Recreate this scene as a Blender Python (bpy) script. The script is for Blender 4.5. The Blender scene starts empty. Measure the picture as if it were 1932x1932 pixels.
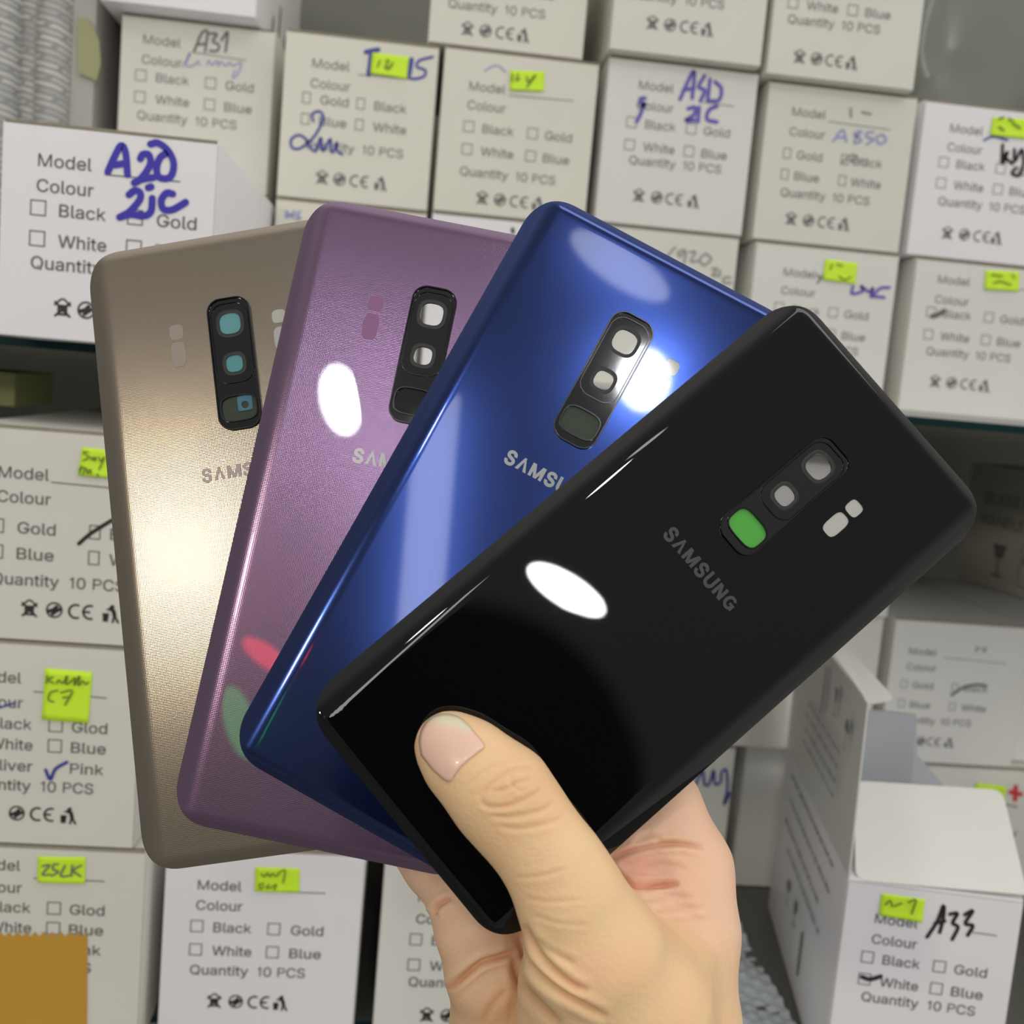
import bpy, bmesh, math, random
import numpy as np
from mathutils import Vector, Matrix
from mathutils.bvhtree import BVHTree

random.seed(7)
SC = bpy.context.scene
COL = SC.collection
Z0 = 1.30                      # height of the camera above the shop floor
MM = 0.001

# ------------------------------------------------------------------ camera
F, CX = 2025.0, 966.0          # focal length and centre in pixels of a 1932 px frame
PITCH, YAW, ROLL = -0.1178, 0.0956, 0.0876
def cam_basis():
    cy, sy, cp, sp = math.cos(YAW), math.sin(YAW), math.cos(PITCH), math.sin(PITCH)
    fwd = Vector((sy * cp, cy * cp, sp)); right = Vector((cy, -sy, 0)); up = right.cross(fwd)
    cr, sr = math.cos(ROLL), math.sin(ROLL)
    return right * cr + up * sr, up * cr - right * sr, fwd
RT, UP, FW = cam_basis()
EYE = Vector((0, 0, Z0))
CAM = Matrix(((RT.x, UP.x, -FW.x, 0), (RT.y, UP.y, -FW.y, 0), (RT.z, UP.z, -FW.z, Z0), (0, 0, 0, 1)))
cd = bpy.data.cameras.new('camera'); co = bpy.data.objects.new('camera', cd); COL.objects.link(co)
co.matrix_world = CAM
cd.sensor_width = 36; cd.sensor_fit = 'HORIZONTAL'; cd.lens = F / 1932 * 36
cd.clip_start = 0.01; cd.clip_end = 60
cd.dof.use_dof = True; cd.dof.focus_distance = 0.275; cd.dof.aperture_fstop = cd.lens / 2.1
SC.camera = co

# ------------------------------------------------------------------ world and lamps
def cdir(x, y, z=1.0):         # direction given in camera axes (z towards the viewer) -> world
    return (RT * x + UP * y - FW * z).normalized()
W = bpy.data.worlds.new('shop'); SC.world = W; W.use_nodes = True
nt = W.node_tree; nt.nodes.clear()
def N(t, tree, **k):
    n = tree.nodes.new(t)
    for a, b in k.items(): setattr(n, a, b)
    return n
out = N('ShaderNodeOutputWorld', nt); bg = N('ShaderNodeBackground', nt)
tc = N('ShaderNodeTexCoord', nt)
def dotmap(vec, lo, hi, a, b):
    vm = N('ShaderNodeVectorMath', nt, operation='DOT_PRODUCT'); vm.inputs[1].default_value = vec
    nt.links.new(tc.outputs['Generated'], vm.inputs[0])
    mr = N('ShaderNodeMapRange', nt, interpolation_type='SMOOTHSTEP')
    for i, v in enumerate((lo, hi, a, b)): mr.inputs[i + 1].default_value = v
    nt.links.new(vm.outputs['Value'], mr.inputs[0]); return mr.outputs[0]
sky = dotmap((0, 0, 1), -0.9, 0.9, 0.54, 0.98)                 # paler ceiling, dimmer floor
viewer_dark = dotmap(cdir(0.03, -0.04), math.cos(0.205), math.cos(0.175), 1.0, 0.10)   # dark spot painted into the world as the viewer's reflection
back = dotmap(cdir(.08, .18), .60, .93, 1.0, .37)              # world dimmed where the covers mirror it, to darken their reflections
mu0 = N('ShaderNodeMath', nt, operation='MULTIPLY'); nt.links.new(sky, mu0.inputs[0]); nt.links.new(back, mu0.inputs[1])
left = dotmap(cdir(-1.0, -.25, .25), .15, .85, 1.0, .35)       # world dimmed leftwards to darken the covers' left sides
mu1 = N('ShaderNodeMath', nt, operation='MULTIPLY'); nt.links.new(mu0.outputs[0], mu1.inputs[0]); nt.links.new(left, mu1.inputs[1])
mu = N('ShaderNodeMath', nt, operation='MULTIPLY'); nt.links.new(mu1.outputs[0], mu.inputs[0]); nt.links.new(viewer_dark, mu.inputs[1])
bg.inputs[0].default_value = (1.0, 0.975, 0.93, 1)
nt.links.new(mu.outputs[0], bg.inputs[1]); nt.links.new(bg.outputs[0], out.inputs[0])

def area(name, frm, direction, dist, sx, sy, radiance, col=(1, 1, 1), shape='RECTANGLE', spin=0.0):
    l = bpy.data.lights.new(name, 'AREA'); l.shape = shape; l.size = sx; l.size_y = sy; l.color = col
    A = sx * sy * (math.pi / 4 if shape in ('DISK', 'ELLIPSE') else 1)
    l.energy = radiance * math.pi * A
    o = bpy.data.objects.new(name, l); COL.objects.link(o)
    p = frm + direction * dist
    z = direction.normalized(); x = RT - z * RT.dot(z); x.normalize(); y = z.cross(x)
    x2 = x * math.cos(spin) + y * math.sin(spin); y2 = z.cross(x2)
    o.matrix_world = Matrix(((x2.x, y2.x, z.x, p.x), (x2.y, y2.y, z.y, p.y), (x2.z, y2.z, z.z, p.z), (0, 0, 0, 1)))
    return o
def cpt(px, py, d):            # the point seen at pixel px,py at depth d (metres along the view axis)
    return EYE + (RT * ((px - CX) / F) + UP * ((CX - py) / F) + FW) * d
def bounce(px, py, d, n):      # lamp direction that a face with camera-space normal n mirrors at that pixel
    v = Vector(((px - CX) / F, (CX - py) / F, -1)); n = Vector(n).normalized()
    r = v - n * (2 * v.dot(n))
    return cpt(px, py, d), cdir(r.x, r.y, r.z)
NB, NL, NP, NG = (0.0496, 0.1127, 0.9924), (0.0006, 0.0984, 0.9951), (-0.0027, 0.1129, 0.9936), (-0.0703, 0.1232, 0.9899)
COOL = (0.95, 0.98, 1.0); WARM = (1.0, 0.90, 0.72)
p, d = bounce(1064, 1108, .255, NB); area('tube_lamp', p, d, 2.2, .215, .072, 75, COOL, 'ELLIPSE', math.radians(-33))
p, d = bounce(1216, 716, .264, NL); area('round_lamp', p, d, 2.3,   .125, .15, 46, COOL, 'ELLIPSE')
p, d = bounce(632, 752, .272, NP); area('downlight_lamp', p, d, 2.3, .10, .17, 34, COOL, 'ELLIPSE', math.radians(12))
p, d = bounce(330, 1050, .28, NG); area('warm_lamp', p, d, 2.3, .12, .20, 100, WARM, 'ELLIPSE')
p, d = bounce(795, 1000, .262, NL); area('added_streak_light', p, d, 2.6, .12, .75, 7, COOL, 'RECTANGLE', math.radians(-4))  # added unseen light that makes the tall bright streak on the blue cover
p, d = bounce(1170, 500, .266, NL); area('added_patch_light', p, d, 2.6, .30, .10, 8, COOL, 'ELLIPSE', math.radians(-33))  # added unseen light for the bright patch at the blue cover's top
p, d = bounce(490, 1235, .266, NP); area('red_sign_lamp', p, d, 2.4, .14, .05, 9, (1, .03, .06), 'ELLIPSE', math.radians(-35))
p, d = bounce(440, 1360, .266, NP); area('green_sign_lamp', p, d, 2.4, .07, .18, 3.0, (.05, 1, .25), 'ELLIPSE', math.radians(20))
area('overhead_fill_light', Vector((0.1, 0.2, Z0)), Vector((0.35, -0.75, 1.0)).normalized(), 1.7, 1.1, .35, 3.2, (1, .98, .95))  # soft fill added overhead to shade the hand and lift the boxes

SC.view_settings.view_transform = 'Standard'; SC.view_settings.look = 'None'
SC.view_settings.gamma = 1; SC.view_settings.exposure = 0.12; SC.view_settings.use_curve_mapping = False

# ------------------------------------------------------------------ materials
def mat(name, base, rough=.5, metal=0.0, coat=0.0, coat_rough=.03, noise=0.0, nscale=60, spec=.5, sss=0.0, trans=0.0, alpha=1.0):
    m = bpy.data.materials.new(name); m.use_nodes = True
    t = m.node_tree; b = t.nodes['Principled BSDF']
    b.inputs['Base Color'].default_value = (*base, 1); b.inputs['Roughness'].default_value = rough
    b.inputs['Metallic'].default_value = metal; b.inputs['Coat Weight'].default_value = coat
    b.inputs['Coat Roughness'].default_value = coat_rough; b.inputs['Specular IOR Level'].default_value = spec
    b.inputs['Transmission Weight'].default_value = trans; b.inputs['Alpha'].default_value = alpha
    if sss: b.inputs['Subsurface Weight'].default_value = sss; b.inputs['Subsurface Scale'].default_value = .004; b.inputs['Subsurface Radius'].default_value = (1, .35, .2)
    if noise:
        tcn = N('ShaderNodeTexCoord', t); no = N('ShaderNodeTexNoise', t); no.inputs['Scale'].default_value = nscale; no.inputs['Detail'].default_value = 4
        t.links.new(tcn.outputs['Object'], no.inputs['Vector'])
        mx = N('ShaderNodeMix', t, data_type='RGBA')
        mx.inputs[6].default_value = (*[c * (1 - noise) for c in base], 1); mx.inputs[7].default_value = (*[min(1, c * (1 + noise)) for c in base], 1)
        t.links.new(no.outputs['Fac'], mx.inputs[0]); t.links.new(mx.outputs[2], b.inputs['Base Color'])
    return m
M = {}
M['cool'] = mat('white_card_cool', (.85, .83, .86), .42, noise=.03, nscale=25)
M['warm'] = mat('white_card_warm', (.72, .71, .64), .45, noise=.04, nscale=25)
M['cream'] = mat('white_card_cream', (.73, .715, .63), .45, noise=.05, nscale=25)
M['plain'] = mat('white_card', (.75, .74, .70), .45, noise=.03, nscale=25)
M['kraft'] = mat('raw_card_edge', (.30, .26, .19), .8, noise=.25, nscale=300)
M['ink'] = mat('grey_print_ink', (.13, .13, .13), .6)
M['paleink'] = mat('pale_print_ink', (.24, .24, .23), .6)
M['marker'] = mat('blue_marker_ink', (.025, .012, .42), .45)
M['bluepen'] = mat('blue_pen_ink', (.05, .06, .33), .5)
M['palepen'] = mat('faded_blue_ink', (.33, .34, .62), .5)
M['violet'] = mat('violet_ink', (.14, .10, .46), .5)
M['black'] = mat('black_marker_ink', (.015, .015, .016), .5)
M['pencil'] = mat('grey_pencil', (.15, .15, .15), .6)
M['palepencil'] = mat('pale_pencil', (.34, .34, .33), .6)
M['olive'] = mat('olive_pen_ink', (.14, .20, .02), .6)
M['red'] = mat('red_marker_ink', (.62, .03, .04), .5)
M['note'] = mat('fluorescent_note_paper', (.66, .98, .03), .6, noise=.04, nscale=80)
M['tape'] = mat('amber_packing_tape', (.66, .36, .05), .18, noise=.06, nscale=40, alpha=.86)
M['wall'] = mat('dim_painted_wall', (.19, .19, .155), .7, noise=.12, nscale=6)
M['floor'] = mat('grey_floor', (.2, .2, .19), .6, noise=.1, nscale=8)
M['grey_card'] = mat('grey_foam', (.40, .42, .45), .7, noise=.1, nscale=45)
M['greenedge'] = mat('green_glass', (.003, .022, .024), .25, spec=.15)
M['glasstop'] = mat('grey_olive_glass', (.10, .10, .085), .3, noise=.15, nscale=30)  # opaque grey-olive shelf top, slightly mottled
M['metal'] = mat('aluminium', (.35, .35, .33), .35, metal=.8)

# ------------------------------------------------------------------ object helpers
def link(name, me, m=None, parent=None, smooth=None):
    o = bpy.data.objects.new(name, me); COL.objects.link(o)
    if m is not None:
        if isinstance(m, (list, tuple)):
            for x in m: me.materials.append(x)
        else: me.materials.append(m)
    if parent: o.parent = parent
    if smooth is not None:
        me.polygons.foreach_set('use_smooth', [True] * len(me.polygons))
        if smooth < 3: me.set_sharp_from_angle(angle=smooth)
    return o
def mesh(vs, fs, name='m'):
    me = bpy.data.meshes.new(name); me.from_pydata([tuple(v) for v in vs], [], fs); me.update(); return me
def tag(o, label=None, cat=None, group=None, kind=None):
    for k, v in (('label', label), ('category', cat), ('group', group), ('kind', kind)):
        if v: o[k] = v
    return o
def empty(name, mw, label, cat, group=None):
    o = bpy.data.objects.new(name, None); COL.objects.link(o); o.empty_display_size = .02
    o.matrix_world = mw; return tag(o, label, cat, group)
def boxmesh(x0, x1, y0, y1, z0, z1, bevel=0.0, segs=2):
    bm = bmesh.new(); bmesh.ops.create_cube(bm, size=1)
    for v in bm.verts: v.co = Vector(((x0 + x1) / 2 + v.co.x * (x1 - x0), (y0 + y1) / 2 + v.co.y * (y1 - y0), (z0 + z1) / 2 + v.co.z * (z1 - z0)))
    if bevel: bmesh.ops.bevel(bm, geom=bm.edges[:], offset=bevel, segments=segs, affect='EDGES', profile=.6)
    me = bpy.data.meshes.new('box'); bm.to_mesh(me); bm.free(); return me
def prism(poly, y0, y1, hole=None):
    """polygon in (x,z), extruded between y0 and y1"""
    n = len(poly); vs = [(x, y0, z) for x, z in poly] + [(x, y1, z) for x, z in poly]
    fs = [tuple(range(n)), tuple(range(2 * n - 1, n - 1, -1))] + [(i, n + i, n + (i + 1) % n, (i + 1) % n) for i in range(n)]
    return mesh(vs, fs)
# letter shapes (plain grotesque): character;advance;points;triangles, in thousandths of an em
LETTERS = (
    '0;453;328,18 282,-7 227,-15 172,-7 125,18 88,57 61,111 45,176 40,254 45,332 62,398 88,451 125,491 172,515 227,524 281,515 328,491 365,451 392,398 408,332 413,254 408,176 392,111 365,57 168,80 195,63 227,58 258,63 285,80 306,107 322,146 332,195 336,254 332,313 322,363 306,401 285,429 258,446 227,451 195,446 168,429 147,401 131,363 121,313 117,254 121,195 131,146 147,107;13,15,14 12,15,13 12,16,15 11,16,12 11,38,16 38,17,16 11,39,38 37,17,38 10,39,11 37,18,17 36,18,37 10,40,39 10,41,40 35,18,36 10,42,41 34,18,35 9,42,10 34,19,18 33,19,34 9,43,42 8,43,9 33,20,19 32,20,33 8,44,43 7,44,8 32,21,20 7,45,44 31,21,32 7,46,45 30,21,31 6,46,7 30,22,21 6,47,46 29,22,30 29,23,22 5,47,6 28,23,29 5,24,47 27,23,28 5,25,24 5,26,25 26,23,27 5,23,26 5,0,23 4,0,5 4,1,0 3,1,4 3,2,1|9;453;139,501 180,518 226,524 273,518 314,501 349,474 375,438 391,395 397,347 393,308 380,267 357,220 322,164 205,-8 115,-8 297,256 321,256 305,229 293,215 278,203 260,194 240,188 218,187 173,192 133,207 100,232 76,265 61,305 55,352 61,399 78,440 104,475 275,439 252,449 226,452 201,449 178,439 160,424 145,404 136,379 133,352 136,324 145,299 160,279 178,264 201,255 226,251 252,255 274,264 293,279 307,299 316,323 319,350 316,379 307,403 293,424;1,3,2 0,3,1 0,4,3 31,4,0 31,5,4 30,5,31 30,34,5 34,6,5 30,35,34 33,6,34 30,36,35 32,6,33 29,36,30 55,6,32 29,37,36 55,7,6 29,38,37 54,7,55 29,39,38 53,7,54 28,39,29 53,8,7 28,40,39 52,8,53 27,40,28 27,41,40 51,8,52 51,9,8 27,42,41 50,9,51 50,10,9 26,42,27 26,43,42 49,10,50 26,44,43 48,10,49 48,16,10 16,11,10 25,44,26 25,45,44 47,15,48 15,16,48 17,11,16 47,21,15 21,14,15 25,46,45 46,21,47 25,21,46 24,21,25 18,11,17 18,12,11 19,12,18 23,21,24 20,12,19 21,12,20 22,21,23 14,12,21 14,13,12|B;456;247,-8 52,-8 52,517 241,517 291,512 332,498 365,475 388,446 402,412 406,374 403,342 394,316 379,296 361,279 340,267 323,261 323,269 342,265 367,252 391,233 409,207 422,175 426,136 421,98 407,63 383,33 348,11 303,-3 133,223 133,65 244,65 293,70 325,86 342,109 347,137 344,159 336,180 321,197 302,211 277,220 248,223 133,444 133,293 238,293 263,296 285,303 303,315 316,331 325,350 328,372 323,400 307,423 280,438 239,444;1,41,2 41,3,2 41,4,3 41,5,4 41,6,5 41,7,6 41,53,7 53,52,7 52,8,7 1,42,41 51,8,52 50,8,51 50,9,8 49,9,50 49,10,9 48,10,49 47,10,48 47,11,10 46,11,47 46,12,11 45,12,46 44,12,45 43,12,44 43,13,12 1,28,42 28,43,42 28,13,43 28,16,13 16,14,13 28,15,16 17,14,16 15,17,14 15,18,17 28,18,15 28,19,18 28,40,19 40,20,19 1,29,28 39,20,40 38,20,39 37,20,38 37,21,20 36,21,37 35,21,36 35,22,21 34,22,35 33,22,34 33,23,22 32,23,33 32,24,23 31,24,32 30,24,31 1,30,29 1,24,30 1,25,24 1,26,25 1,27,26 1,0,27|C;510;343,-3 306,-12 267,-15 203,-7 146,18 98,58 62,112 40,177 32,254 40,331 62,397 98,450 146,490 203,515 267,524 306,521 343,512 377,497 407,477 433,452 455,422 471,388 483,340 402,340 393,370 383,390 369,407 353,422 334,433 313,441 291,446 268,448 225,442 188,425 156,398 132,360 117,312 111,254 117,196 132,148 157,110 188,83 225,67 268,61 291,63 313,68 334,76 353,87 369,101 383,119 393,139 402,168 483,168 471,121 455,87 434,57 407,32 377,12;13,15,14 13,16,15 12,16,13 12,17,16 12,18,17 11,18,12 11,19,18 11,31,19 31,30,19 30,20,19 10,32,11 32,31,11 29,20,30 10,33,32 28,20,29 27,20,28 10,34,33 27,21,20 26,21,27 25,21,26 10,35,34 9,35,10 24,21,25 24,22,21 23,22,24 9,36,35 8,36,9 8,37,36 8,38,37 7,38,8 7,39,38 6,39,7 50,52,51 50,53,52 6,40,39 49,53,50 49,54,53 48,54,49 5,40,6 5,41,40 47,54,48 46,54,47 46,55,54 5,42,41 45,55,46 44,55,45 5,43,42 43,55,44 5,55,43 4,55,5 4,56,55 4,57,56 3,57,4 3,0,57 3,1,0 2,1,3|D;502;355,24 292,0 219,-8 88,-8 88,65 214,65 270,71 314,88 348,115 372,152 386,199 391,255 386,311 372,357 348,394 315,421 273,438 220,444 85,444 85,517 226,517 296,509 357,485 405,447 441,395 462,330 470,255 462,180 440,115 404,63 52,517 133,517 133,-8 52,-8;33,19,30 19,31,30 33,18,19 31,20,19 32,20,31 32,17,20 17,21,20 17,22,21 17,23,22 17,16,23 16,24,23 33,17,18 33,4,17 4,32,17 15,24,16 14,24,15 14,25,24 13,25,14 12,25,13 12,26,25 11,26,12 11,27,26 '
    '10,27,11 9,27,10 9,28,27 8,28,9 7,28,8 7,29,28 6,29,7 5,29,6 33,3,4 32,5,4 32,29,5 32,0,29 32,1,0 32,2,1 3,32,33 32,2,3|E;418;383,-8 52,-8 52,517 380,517 380,444 133,444 133,294 363,294 363,221 133,221 133,65 383,65;1,5,2 5,3,2 5,4,3 1,6,5 1,9,6 9,7,6 9,8,7 1,10,9 1,11,10 1,0,11|F;410;133,-8 52,-8 52,517 377,517 377,444 133,444 133,286 354,286 354,213 133,213;1,5,2 5,3,2 5,4,3 1,6,5 1,9,6 9,7,6 9,8,7 1,0,9|G;520;380,12 328,-8 269,-15 203,-7 145,18 98,58 62,112 40,178 32,254 40,331 62,397 97,450 145,490 201,515 265,524 305,520 343,511 378,496 408,476 435,450 456,420 472,387 485,341 403,341 392,369 380,389 367,406 351,421 333,432 313,441 290,446 266,448 224,442 188,426 156,398 132,361 117,312 111,254 117,196 132,148 157,111 189,83 226,67 269,61 307,65 341,78 368,99 389,127 402,162 408,212 526,191 275,191 275,264 486,264 486,200 479,139 458,87 424,44;13,15,14 13,16,15 12,16,13 12,17,16 12,18,17 11,18,12 11,19,18 10,32,11 32,31,11 31,19,11 31,30,19 30,20,19 29,20,30 10,33,32 28,20,29 27,20,28 10,34,33 26,20,27 26,21,20 25,21,26 10,35,34 9,35,10 24,21,25 24,22,21 23,22,24 9,36,35 8,36,9 8,37,36 51,53,52 51,49,53 49,54,53 8,38,37 7,38,8 51,48,49 50,54,49 55,50,54 7,39,38 48,50,51 48,55,50 6,39,7 47,55,48 6,40,39 47,56,55 46,56,47 5,40,6 5,41,40 45,56,46 45,57,56 5,42,41 44,57,45 5,43,42 43,57,44 5,57,43 4,57,5 4,0,57 3,0,4 3,1,0 2,1,3|H;517;133,-8 52,-8 52,517 133,517 133,297 384,297 384,517 465,517 465,-8 384,-8 384,224 133,224;1,3,2 1,4,3 5,7,6 5,8,7 1,11,4 11,5,4 11,10,5 10,8,5 1,0,11 9,8,10|I;300;277,-8 23,-8 23,65 110,65 110,444 23,444 23,517 277,517 277,444 191,444 191,65 277,65;5,7,6 5,8,7 4,8,5 3,9,4 9,8,4 3,10,9 1,3,2 1,10,3 1,11,10 1,0,11|L;393;369,-8 52,-8 52,517 133,517 133,65 369,65;1,3,2 1,4,3 1,5,4 1,0,5|O;533;388,18 331,-7 267,-15 203,-7 146,18 99,58 63,112 40,177 32,254 40,331 63,397 99,450 146,490 203,515 267,524 331,515 388,490 435,450 471,397 494,331 501,254 494,177 471,112 435,58 189,83 226,67 267,61 308,66 345,83 377,110 401,148 417,196 422,254 417,313 401,361 377,399 345,426 308,442 267,448 226,442 189,426 157,399 133,361 117,313 111,254 117,196 133,148 157,110;13,15,14 12,15,13 12,16,15 11,16,12 11,17,16 10,39,11 39,38,11 38,17,11 38,37,17 37,18,17 36,18,37 10,40,39 35,18,36 10,41,40 34,18,35 10,42,41 9,42,10 34,19,18 33,19,34 9,43,42 8,43,9 33,20,19 32,20,33 8,44,43 31,20,32 8,45,44 7,45,8 31,21,20 7,46,45 30,21,31 30,22,21 6,46,7 6,47,46 29,22,30 29,23,22 5,47,6 5,24,47 28,23,29 5,25,24 27,23,28 5,26,25 26,23,27 5,23,26 5,0,23 4,0,5 4,1,0 3,1,4 3,2,1|Q;533;352,31 405,-40 452,-40 377,60 363,80 309,151 261,151 338,51 388,18 331,-7 267,-15 203,-7 146,18 99,58 63,112 40,177 32,254 40,331 63,397 99,450 146,490 203,515 267,524 331,515 388,490 435,450 471,397 494,331 501,254 494,177 471,112 435,58 189,83 226,67 267,61 308,66 345,83 377,110 401,148 417,196 422,254 417,313 401,361 377,399 345,426 308,442 267,448 226,442 189,426 157,399 133,361 117,313 111,254 117,196 133,148 157,110;21,23,22 20,23,21 20,24,23 19,24,20 19,25,24 18,47,19 47,46,19 46,25,19 46,45,25 45,26,25 44,26,45 18,48,47 43,26,44 18,49,48 42,26,43 18,50,49 17,50,18 42,27,26 41,27,42 17,51,50 16,51,17 41,28,27 40,28,41 16,52,51 39,28,40 16,53,52 15,53,16 39,29,28 15,54,53 38,29,39 38,30,29 14,54,15 7,5,6 7,36,5 36,4,5 14,55,54 37,30,38 37,31,30 13,55,14 13,32,55 36,4,37 4,31,37 13,33,32 35,7,36 3,31,4 13,34,33 34,7,35 13,7,34 2,31,3 8,2,31 12,7,13 12,0,7 12,9,0 9,1,0 9,2,8 11,9,12 11,10,9 1,2,9|R;449;133,-8 52,-8 52,517 236,517 291,512 337,496 372,470 397,437 412,397 417,352 412,307 397,267 372,235 336,210 291,195 236,190 88,190 88,263 233,263 268,266 294,274 313,287 327,304 334,326 337,352 334,379 327,401 313,419 294,432 267,441 232,444 133,444 441,-8 348,-8 217,237 308,237;1,17,2 17,31,2 31,3,2 31,4,3 31,5,4 31,6,5 31,30,6 30,7,6 17,0,31 29,7,30 28,7,29 28,8,7 27,8,28 26,8,27 25,8,26 25,9,8 24,9,25 23,9,24 23,10,9 22,10,23 22,11,10 21,11,22 20,11,21 19,11,20 19,12,11 18,12,19 1,16,17 0,34,17 34,18,17 34,35,18 35,12,18 0,15,34 15,33,34 32,13,35 13,'
    '12,35 14,32,13 15,32,14 1,15,16 1,0,15 33,32,15|S;446;327,3 279,-12 224,-17 170,-12 124,2 86,25 57,55 38,93 29,145 111,145 118,113 130,93 147,77 169,66 195,59 224,57 255,60 283,68 306,80 323,97 334,117 337,139 334,159 326,174 312,186 292,197 269,207 243,215 181,232 124,253 80,283 53,323 44,372 50,415 68,452 97,483 134,505 178,519 227,524 276,519 320,505 356,483 384,453 402,418 410,370 331,370 319,408 297,431 265,445 225,450 196,448 170,440 150,429 135,414 126,396 123,376 127,355 137,339 153,326 173,315 194,307 215,301 266,287 290,280 315,271 340,259 364,244 385,225 402,201 413,173 416,138 411,97 393,59 365,27;37,39,38 36,39,37 36,40,39 35,40,36 35,41,40 34,41,35 34,42,41 34,49,42 49,48,42 48,43,42 33,50,34 50,49,34 33,51,50 47,43,48 33,52,51 46,43,47 33,53,52 46,44,43 32,53,33 32,54,53 45,44,46 32,55,54 32,56,55 31,56,32 31,57,56 31,58,57 31,59,58 30,59,31 30,60,59 30,61,60 30,62,61 30,63,62 29,63,30 29,64,63 29,65,64 29,66,65 28,66,29 28,67,66 27,67,28 27,68,67 26,68,27 25,68,26 25,69,68 24,69,25 23,69,24 22,69,23 22,70,69 21,70,22 7,9,8 7,10,9 20,70,21 20,71,70 19,71,20 7,11,10 18,71,19 18,72,71 6,11,7 6,12,11 17,72,18 6,13,12 16,72,17 6,14,13 15,72,16 6,15,14 15,73,72 6,73,15 5,73,6 5,0,73 4,0,5 4,1,0 3,1,4 3,2,1|T;448;185,444 24,444 24,517 425,517 425,444 265,444 265,-8 185,-8;1,3,2 1,4,3 0,4,1 7,5,0 5,4,0 7,6,5|U;517;367,8 317,-10 259,-16 201,-10 150,8 109,37 78,76 58,122 52,173 52,517 132,517 132,179 136,146 148,117 166,93 191,75 222,63 259,60 296,64 327,75 351,93 370,117 381,146 385,179 385,517 465,517 465,173 459,122 440,76 409,37;8,10,9 8,11,10 23,25,24 23,26,25 8,12,11 22,26,23 7,12,8 22,27,26 7,13,12 21,27,22 21,28,27 6,13,7 6,14,13 20,28,21 6,15,14 19,28,20 19,29,28 5,15,6 5,16,15 18,29,19 17,29,18 5,17,16 5,29,17 5,0,29 4,0,5 4,1,0 3,1,4 3,2,1|W;686;237,-8 149,-8 6,517 88,517 171,198 177,173 183,147 189,121 195,95 200,68 207,32 179,32 186,68 192,95 198,121 204,147 210,173 216,198 300,517 386,517 469,198 476,173 482,147 488,121 494,95 500,69 507,32 479,32 486,68 491,95 497,121 503,147 509,173 515,198 597,517 680,517 536,-8 449,-8 360,321 352,354 343,390 336,429 326,483 359,483 350,431 343,393 335,357 326,321;1,3,2 1,4,3 17,42,18 42,19,18 42,43,19 43,20,19 33,35,34 33,36,35 17,41,42 44,20,43 45,20,44 17,45,41 45,40,41 17,46,45 40,20,45 39,20,40 17,47,46 38,20,39 37,20,38 17,0,47 37,21,20 16,0,17 1,5,4 32,36,33 37,22,21 15,0,16 1,6,5 31,36,32 14,0,15 37,23,22 30,36,31 1,7,6 37,29,23 29,24,23 13,8,14 8,0,14 29,24,30 24,36,30 1,13,7 13,8,7 25,36,24 37,28,29 1,12,13 9,0,8 26,36,25 1,11,12 37,27,28 10,0,9 1,10,11 1,0,10 37,26,27 37,36,26|a;389;218,-6 191,-14 160,-17 124,-13 91,-2 63,15 41,40 27,71 22,108 26,140 36,165 53,185 73,200 97,211 123,218 150,224 177,228 208,232 233,235 250,238 261,242 266,247 268,256 268,256 265,277 260,293 250,305 236,315 218,321 196,323 172,321 152,315 136,306 123,295 114,283 104,264 29,286 50,327 73,352 100,371 131,383 162,390 194,392 216,391 241,387 266,379 290,367 312,349 329,324 341,292 345,252 345,-8 269,-8 269,44 277,44 271,34 258,19 240,5 133,60 150,55 170,53 200,57 224,66 243,80 256,97 265,117 268,138 268,174 273,178 262,174 248,171 233,168 217,165 201,163 187,162 177,160 156,156 137,151 121,144 110,134 102,122 100,105 102,89 108,77 119,67;41,43,42 41,44,43 40,44,41 40,45,44 39,45,40 39,46,45 38,46,39 38,47,46 37,47,38 37,48,47 36,30,37 30,29,37 29,48,37 29,28,48 28,49,48 36,31,30 27,49,28 36,32,31 26,49,27 36,33,32 25,49,26 36,34,33 24,49,25 24,50,49 35,34,36 23,50,24 22,50,23 21,50,22 21,51,50 20,51,21 19,68,20 68,51,20 18,68,19 17,68,18 16,68,17 15,68,16 14,68,15 13,68,14 12,68,13 11,68,12 10,68,11 10,69,68 67,51,68 66,51,67 10,70,69 10,71,70 10,72,71 10,73,72 9,74,10 74,73,10 9,75,74 9,76,75 9,77,76 9,78,77 9,79,78 8,79,9 65,51,66 8,80,79 8,81,80 64,51,65 7,81,8 7,82,81 63,51,64 7,83,82 62,54,63 54,51,63 7,84,83 6,84,7 6,58,84 61,54,62 6,59,58 60,54,61 6,60,59 6,53,60 53,54,60 6,56,53 56,52,53 55,51,54 5,56,6 56,51,55 5,57,56 52,51,56 4,57,5 4,0,57 3,0,4 3,1,0 2,1,3|c;395;263,-8 23'
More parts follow.
